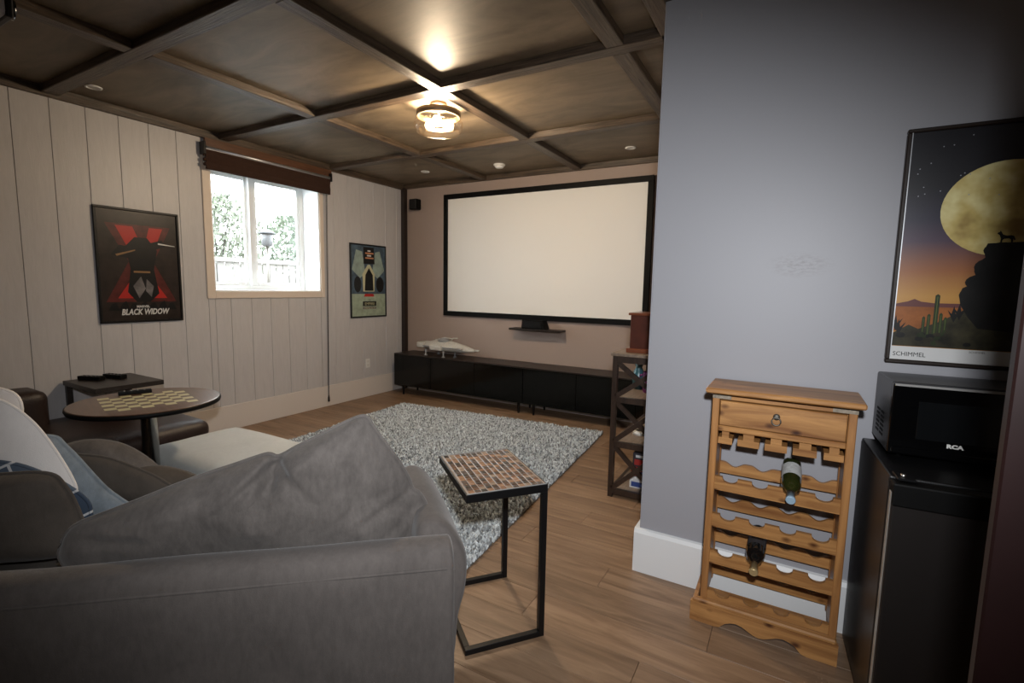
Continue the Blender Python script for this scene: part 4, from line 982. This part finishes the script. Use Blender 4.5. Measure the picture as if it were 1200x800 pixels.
for i, c in enumerate(tile_cols):
    mt = plain('mosaic_tile_%d' % i, c, 0.25, coat=0.3, var=0.25, vscale=40)
    bm = bmesh.new(); add_box(bm, -tw / 2 + 0.0016, tw / 2 - 0.0016, -tl / 2 + 0.0016, tl / 2 - 0.0016, -0.003, 0.0005)
    bmesh.ops.bevel(bm, geom=[e for e in bm.edges if all(v.co.z > 0 for v in e.verts)], offset=0.001, segments=1, affect='EDGES')
    me = bpy.data.meshes.new('tile'); bm.to_mesh(me); bm.free(); me.materials.append(mt); tms.append(me)
rt = random.Random(11)
for i in range(NX):
    for j in range(NY):
        link_mesh('tile', rt.choice(tms), None, tb, (-hx + 0.013 + (i + 0.5) * tw, -hy + 0.013 + (j + 0.5) * tl, zt))

# ================================================================ WINE RACK
wr_ = root('wine_rack', 'rustic pine wine rack with drawer against the grey wall', 'wine rack', (-0.0215, 2.30, 0))
wx = lambda x: x + 0.0215; wy = lambda y: y - 2.30
yF, yBk = 2.19, 2.40
def rk(name, x0, x1, y0, y1, z0, z1, mat, bev=0.003): return boxo(name, wx(x0), wx(x1), wy(y0), wy(y1), z0, z1, mat, wr_, bev=bev, seg=1)
rk('top_board', -0.285, 0.265, 2.138, yBk, 1.030, 1.052, M_pine, 0.005)
for x0 in (-0.262, 0.217):
    rk('stile', x0, x0 + 0.028, yF, yF + 0.03, 0.10, 1.03, M_pinez); rk('stile', x0, x0 + 0.028, yBk - 0.03, yBk, 0.10, 1.03, M_pinez)
    rk('side_panel', x0 + 0.004, x0 + 0.024, yF + 0.03, yBk - 0.03, 0.10, 1.03, M_pinez, 0)
rk('apron', -0.234, 0.217, yF + 0.004, yF + 0.024, 0.998, 1.03, M_pine)
rk('drawer_case', -0.234, 0.217, yF + 0.03, yBk - 0.01, 0.868, 0.998, M_pine, 0)
rk('lower_rail', -0.234, 0.217, yF + 0.004, yF + 0.03, 0.862, 0.886, M_pine)
dr = rk('drawer', -0.231, 0.214, yF + 0.001, yF + 0.028, 0.889, 0.994, M_pine, 0.003)
hz = Vector((-0.02, yF, 0.955))
hroot = bmesh.new(); add_tube(hroot, [(0.016 * math.cos(a * math.pi / 10), -0.006, -0.018 + 0.016 * math.sin(a * math.pi / 10)) for a in range(20)], 0.0028, 8, closed=True)
add_lathe(hroot, [(0.013, 0.0), (0.013, 0.004), (0.005, 0.008)], 14, Matrix.Rotation(R(90), 4, 'X'))
hd = mesh_obj('ring_handle', hroot, M_iron, dr, (-0.012, -0.0138, 0.012))
for x0, x1 in ((-0.262, -0.19), (0.165, 0.246)):
    rk('iron_strap', x0, x1, yF - 0.0025, yF + 0.001, 1.002, 1.024, M_ironband, 0)
# stemware holder slats (T-shaped gaps between them)
hs = [(-0.232, -0.177), (-0.157, -0.075), (-0.055, 0.025), (0.045, 0.127), (0.150, 0.215)]
for a, b in hs:
    bm = bmesh.new(); c = (a + b) / 2; hw = (b - a) / 2
    e0 = hw if a > -0.22 else hw; add_box(bm, -hw, hw, -0.09, 0.09, 0, 0.028)
    add_box(bm, -hw * 0.5, hw * 0.5, -0.09, 0.09, 0.028, 0.062)
    mesh_obj('glass_holder', bm, M_pine, wr_, (wx(c), wy(2.293), 0.806))
def scallop(name, x0, x1, y0, y1, z0, z1, depth, half, kind):
    L = x1 - x0; cs_ = [x0 + L * (k + 0.5) / 4 + (0.003) for k in range(4)]
    pts = [(x0, z0), (x1, z0), (x1, z1)]
    for c in reversed(cs_):
        if kind == 'round':
            for i in range(9):
                t = math.pi * i / 8; pts.append((c + half * math.cos(t), z1 - depth * math.sin(t) ** 0.8))
        else:
            for i in range(11):
                t = -1 + 2 * i / 10; pts.append((c - half * t, z1 - depth * 0.5 * (1 + math.cos(math.pi * t))))
    pts.append((x0, z1))
    bm = bmesh.new(); add_prism(bm, [(wx(a), b) for a, b in pts], wy(y0), wy(y1), 'Y')
    return mesh_obj(name, bm, M_pine, wr_)
for k, z in enumerate((0.608, 0.441, 0.274, 0.105)):
    h = 0.055 if k < 3 else 0.040
    scallop('front_rail', -0.234, 0.217, yF + 0.003, yF + 0.021, z, z + h, 0.024, 0.030, 'round')
    if k < 3: rk('under_shelf_strip', -0.234, 0.217, yF + 0.006, yF + 0.03, z - 0.006, z - 0.001, M_pine, 0)
for z in (0.619, 0.449, 0.284, 0.122): scallop('back_rail', -0.234, 0.217, yBk - 0.022, yBk - 0.006, z, z + 0.053, 0.020, 0.046, 'wave')
rk('plinth_shelf', -0.262, 0.245, yF, yF + 0.10, 0.088, 0.103, M_pine, 0.002)
bm = bmesh.new()
bx0, bx1 = -0.297, 0.252
pts = [(bx0, 0.0), (bx0, 0.088), (bx1, 0.088), (bx1, 0.0), (bx1 - 0.10, 0.0)]
for i in range(1, 16):
    t = i / 16; x = bx1 - 0.10 - t * (bx1 - bx0 - 0.20)
    z = 0.030 - 0.024 * math.cos(2 * math.pi * t) ** 3 if not 0.40 < t < 0.60 else 0.022 + 0.004
    z = 0.03 * (0.5 - 0.5 * math.cos(2 * math.pi * min(1, t * 2) if t < 0.5 else 2 * math.pi * (t - 0.5) * 2)) + (0.012 if 0.1 < t < 0.9 else 0)
    pts.append((x, z))
pts.append((bx0 + 0.10, 0.0))
add_prism(bm, [(wx(a), b) for a, b in pts], wy(2.165), wy(2.185), 'Y')
mesh_obj('scalloped_plinth', bm, M_pine, wr_)
rk('plinth_ledge', -0.290, 0.246, 2.166, 2.195, 0.084, 0.104, M_pine, 0.006)
for x0 in (-0.292, 0.23): rk('plinth_side', x0, x0 + 0.018, 2.185, yBk, 0.0, 0.088, M_pine)
# bottles
def bottle(label, x, z_front, z_back, glass_m, foil, lab):
    yb0, yf0 = 2.385, 2.115
    d = Vector((0, yf0 - yb0, z_front - z_back)); L = d.length
    r_ = root('wine_bottle', label, 'bottle', (x, yb0, z_back), group='wine bottles in the rack')
    q = d.normalized().to_track_quat('Z', 'Y').to_matrix().to_4x4()
    s = 0.295 / 0.295
    bm = bmesh.new(); add_lathe(bm, [(0.030, 0.0), (0.036, 0.006), (0.0365, 0.02), (0.0365, 0.165), (0.034, 0.182), (0.022, 0.205), (0.0155, 0.222), (0.0145, 0.24)], 28, q); mesh_obj('glass_body', bm, glass_m, r_, smooth=True)
    bm = bmesh.new(); add_lathe(bm, [(0.0155, 0.222), (0.0155, 0.262), (0.0175, 0.264), (0.0175, 0.274), (0.015, 0.277)], 20, q); mesh_obj('foil_capsule', bm, foil, r_, smooth=False)
    bm = bmesh.new(); add_lathe(bm, [(0.0369, 0.045), (0.0371, 0.05), (0.0371, 0.125), (0.0369, 0.13)], 28, q, cap=False); mesh_obj('paper_label', bm, lab, r_, smooth=True)
bottle('green wine bottle with pale blue capsule in the upper rack row', 0.050, 0.648, 0.712, M_bottleg, M_bluefoil, M_label)
bottle('dark wine bottle with gold capsule in the lower rack row', -0.058, 0.317, 0.378, M_bottled, M_goldfoil, M_labeld)

# ================================================================ FRIDGE AND MICROWAVE
fr = root('compact_fridge', 'black compact fridge standing beside the wine rack', 'fridge', (0.283, 2.36, 0), R(3.2))
boxo('cabinet', 0.0, 0.50, -0.46, 0.0, 0.02, 0.878, M_fridge, fr, bev=0.006)
fd = boxo('door', 0.0, 0.50, -0.515, -0.466, 0.05, 0.868, M_fridgedoor, fr, bev=0.008)
boxo('silver_edge', -0.0012, 0.006, -0.505, -0.480, 0.055, 0.84, M_silver, fr, bev=0.001, seg=1)
boxo('top_hinge', 0.012, 0.06, -0.50, -0.43, 0.878, 0.886, M_blackmetal, fr, bev=0.002, seg=1)
boxo('door_cap', 0.0, 0.50, -0.520, -0.468, 0.80, 0.874, M_black, fr, bev=0.006)
bm = bmesh.new(); add_lathe(bm, [(0.007, 0), (0.007, 0.012)], 10); mesh_obj('hinge_pin', bm, M_chrome, fr, (0.03, -0.48, 0.884))
for x in (0.04, 0.46):
    for y in (-0.42, -0.04):
        bm = bmesh.new(); add_lathe(bm, [(0.018, 0), (0.018, 0.022)], 12); mesh_obj('foot', bm, M_black, fr, (x, y, 0))
boxo('toe_kick', 0.01, 0.49, -0.47, -0.44, 0.02, 0.05, M_black, fr)
mw = root('microwave_oven', 'black microwave oven on top of the compact fridge', 'microwave', (0.318, 2.40, 0.878), R(2.5))
MWW, MWD, MWH = 0.47, 0.275, 0.268
boxo('case', 0, MWW, -MWD + 0.02, 0, 0.014, MWH, M_mwbody, mw, bev=0.006)
ff = boxo('front_fascia', 0, MWW, -MWD, -MWD + 0.021, 0.014, MWH - 0.004, M_mwblack, mw, bev=0.005)
boxo('bright_top_edge', 0.004, MWW - 0.004, -MWD - 0.001, -MWD + 0.008, MWH - 0.012, MWH - 0.004, M_silver, mw, bev=0.001, seg=1)
boxo('door_window', 0.075, 0.34, -MWD - 0.0015, -MWD + 0.004, 0.075, MWH - 0.06, M_mwwin, mw, bev=0.0015, seg=1)
boxo('handle_strip', 0.01, 0.36, -MWD - 0.006, -MWD + 0.003, 0.018, 0.042, M_mwblack, mw, bev=0.004)
boxo('control_panel', 0.37, 0.46, -MWD - 0.0015, -MWD + 0.003, 0.03, MWH - 0.03, M_mwwin, mw)
for i in range(3):
    for j in range(4): boxo('keypad_button', 0.378 + i * 0.026, 0.398 + i * 0.026, -MWD - 0.003, -MWD, 0.05 + j * 0.032, 0.07 + j * 0.032, M_black, mw)
for i in range(6):
    for j in range(2): boxo('side_vent', -0.0012, 0.004, -0.18 + j * 0.07, -0.13 + j * 0.07, 0.05 + i * 0.016, 0.058 + i * 0.016, M_black, mw)
for x in (0.04, MWW - 0.04):
    for y in (-MWD + 0.04, -0.03):
        bm = bmesh.new(); add_lathe(bm, [(0.012, 0), (0.012, 0.016)], 10); mesh_obj('foot', bm, M_black, mw, (x, y, 0))
link_mesh('lettering', text_mesh('RCA', 0.0175, 0.0003, 0, 'LEFT', 1.25, 0.0010), M_plastic, mw, (0.160, -MWD - 0.0008, 0.058), (R(90), 0, 0))

# ================================================================ DOOR at the right edge
dd = bpy.data.objects.new('door_1', None); COL.objects.link(dd); dd.location = (0.262, 0.905, 0); dd.rotation_euler = (0, 0, R(-9)); struct(dd, 'dark cherry-stained door standing open at the right edge')
boxo('edge_stile', 0.0, 0.11, -0.042, 0.0, 0.005, 2.05, M_door, dd, bev=0.003, seg=1)
boxo('hinge_stile', 0.68, 0.79, -0.042, 0.0, 0.005, 2.05, M_door, dd, bev=0.003, seg=1)
for z0, z1 in ((0.005, 0.22), (0.86, 1.0), (1.93, 2.05)): boxo('door_rail', 0.11, 0.68, -0.042, 0.0, z0, z1, M_door, dd)
for z0, z1 in ((0.22, 0.86), (1.0, 1.93)): boxo('door_panel', 0.105, 0.685, -0.028, -0.014, z0 - 0.005, z1 + 0.005, M_door, dd)
bm = bmesh.new(); add_lathe(bm, [(0.026, 0), (0.026, 0.006), (0.011, 0.01), (0.011, 0.035), (0.024, 0.045), (0.027, 0.06), (0.014, 0.07)], 20, Matrix.Rotation(R(90), 4, 'X')); mesh_obj('door_knob', bm, M_silver, dd, (0.06, -0.042, 0.90), smooth=True)


# ================================================================ PROJECTOR at the top left
pj = root('projector', 'grey ceiling-mounted projector just showing in the top left corner', 'projector', (-2.95, 0.687, 2.47), R(0))
boxo('housing', -0.16, 0.16, -0.16, 0.115, 0.02, 0.13, plain('projector_grey_shell', (0.55, 0.57, 0.60), 0.4), pj, bev=0.012)
boxo('front_bezel', -0.165, 0.165, 0.10, 0.125, 0.014, 0.135, M_blackmetal, pj, bev=0.006)
bm = bmesh.new(); add_lathe(bm, [(0.04, 0), (0.04, 0.03), (0.03, 0.032), (0.02, 0.026)], 24, Matrix.Rotation(R(-90), 4, 'X')); mesh_obj('lens', bm, M_blackgloss, pj, (0.07, 0.12, 0.08))
bm = bmesh.new(); add_lathe(bm, [(0.02, 0.13), (0.02, 0.338), (0.06, 0.338), (0.06, 0.345)], 16); mesh_obj('mount_pole', bm, M_blackmetal, pj, (0, 0, 0))
for x in (-0.12, 0.12):
    bm = bmesh.new(); add_lathe(bm, [(0.012, 0), (0.012, 0.022)], 12); mesh_obj('foot', bm, M_chrome, pj, (x, -0.09, 0))

# ================================================================ OUTSIDE THE WINDOW
GZ = 1.10
M_grass = plain('pale_gravel', (0.12, 0.115, 0.105), 0.9, var=0.2, vscale=30)
struct(boxo('ground', -16, XW - 0.001, -6, 16, GZ - 0.3, GZ, M_grass), 'pale ground outside the basement window')
fe = root('garden_fence', 'pale wooden picket fence outside the window', 'fence', (-9, 6.0, GZ))
M_fence = wood('bleached_fence_wood', (0.15, 0.142, 0.125), (0.18, 0.17, 0.155), 'Z', 1, 0.8, bmp=0.1)
bm = bmesh.new(); add_box(bm, -0.012, 0.012, -0.06, 0.06, 0, 0.72); fm = bpy.data.meshes.new('picket'); bm.to_mesh(fm); bm.free(); fm.materials.append(M_fence)
for i in range(44): link_mesh('picket', fm, None, fe, (0, -3.2 + i * 0.145, 0.02))
boxo('fence_rail', 0.013, 0.05, -3.3, 3.2, 0.72, 0.80, M_fence, fe); boxo('fence_rail', 0.013, 0.05, -3.3, 3.2, 0.12, 0.19, M_fence, fe)
M_leaf = plain('leaf_green', (0.110, 0.138, 0.095), 0.6, var=0.4, vscale=3); M_leaf2 = plain('leaf_olive', (0.130, 0.146, 0.105), 0.6, var=0.4, vscale=3); M_bark = plain('bark', (0.03, 0.024, 0.02), 0.9)
def bush(label, x, y, h, rx, n, mat, seed):
    r_ = root('garden_shrub', label, 'shrub', (x, y, GZ)); rn = random.Random(seed)
    vs, fs = [], []
    for i in range(n):
        a = rn.uniform(0, 6.283); rr = rx * math.sqrt(rn.random()); zz = h * (0.30 + 0.7 * rn.random())
        rr *= math.sin(min(1, (1.08 - zz / h) * 2.2) * math.pi / 2)
        c = Vector((rr * math.cos(a), rr * math.sin(a), zz)); s = rn.uniform(0.03, 0.055)
        E = Euler((rn.uniform(0, 3), rn.uniform(0, 3), rn.uniform(0, 6))).to_matrix(); k = len(vs)
        for p in ((-s * 1.7, 0, 0), (0, s * 0.6, 0.006), (s * 1.7, 0, 0), (0, -s * 0.6, 0.006)): vs.append(c + E @ Vector(p))
        fs.append((k, k + 1, k + 2, k + 3))
    me = bpy.data.meshes.new('foliage'); me.from_pydata(vs, [], fs); f = link_mesh('foliage', me, mat, r_); f['kind'] = 'stuff'
    bm = bmesh.new()
    for i in range(5):
        a = rn.uniform(0, 6.28); add_tube(bm, [(0, 0, 0), (0.1 * math.cos(a), 0.1 * math.sin(a), h * 0.3), (rx * 0.6 * math.cos(a), rx * 0.6 * math.sin(a), h * 0.75)], [0.03, 0.022, 0.008], 6)
    mesh_obj('branches', bm, M_bark, r_)
bush('leafy shrub behind the fence at the left side of the window', -10.2, 5.75, 2.1, 0.9, 1900, M_leaf2, 1)
bush('leafy shrub behind the lantern post in the window', -10.4, 7.6, 1.9, 0.9, 1500, M_leaf, 2)
ln = root('garden_lantern', 'white lantern on a dark post outside the window', 'lantern', (-7.0, 4.70, GZ))
bm = bmesh.new(); add_lathe(bm, [(0.018, 0), (0.018, 0.90)], 12); mesh_obj('post', bm, M_iron, ln)
bm = bmesh.new(); add_lathe(bm, [(0.05, 0.90), (0.078, 0.92), (0.082, 1.08), (0.075, 1.09)], 20); mesh_obj('lantern_body', bm, plain('lantern_white_glass', (0.085, 0.087, 0.09), 0.4), ln)
bm = bmesh.new(); add_lathe(bm, [(0.125, 1.09), (0.118, 1.105), (0.05, 1.15), (0.01, 1.16)], 20); mesh_obj('roof', bm, plain('lantern_roof_grey', (0.055, 0.058, 0.062), 0.6), ln)
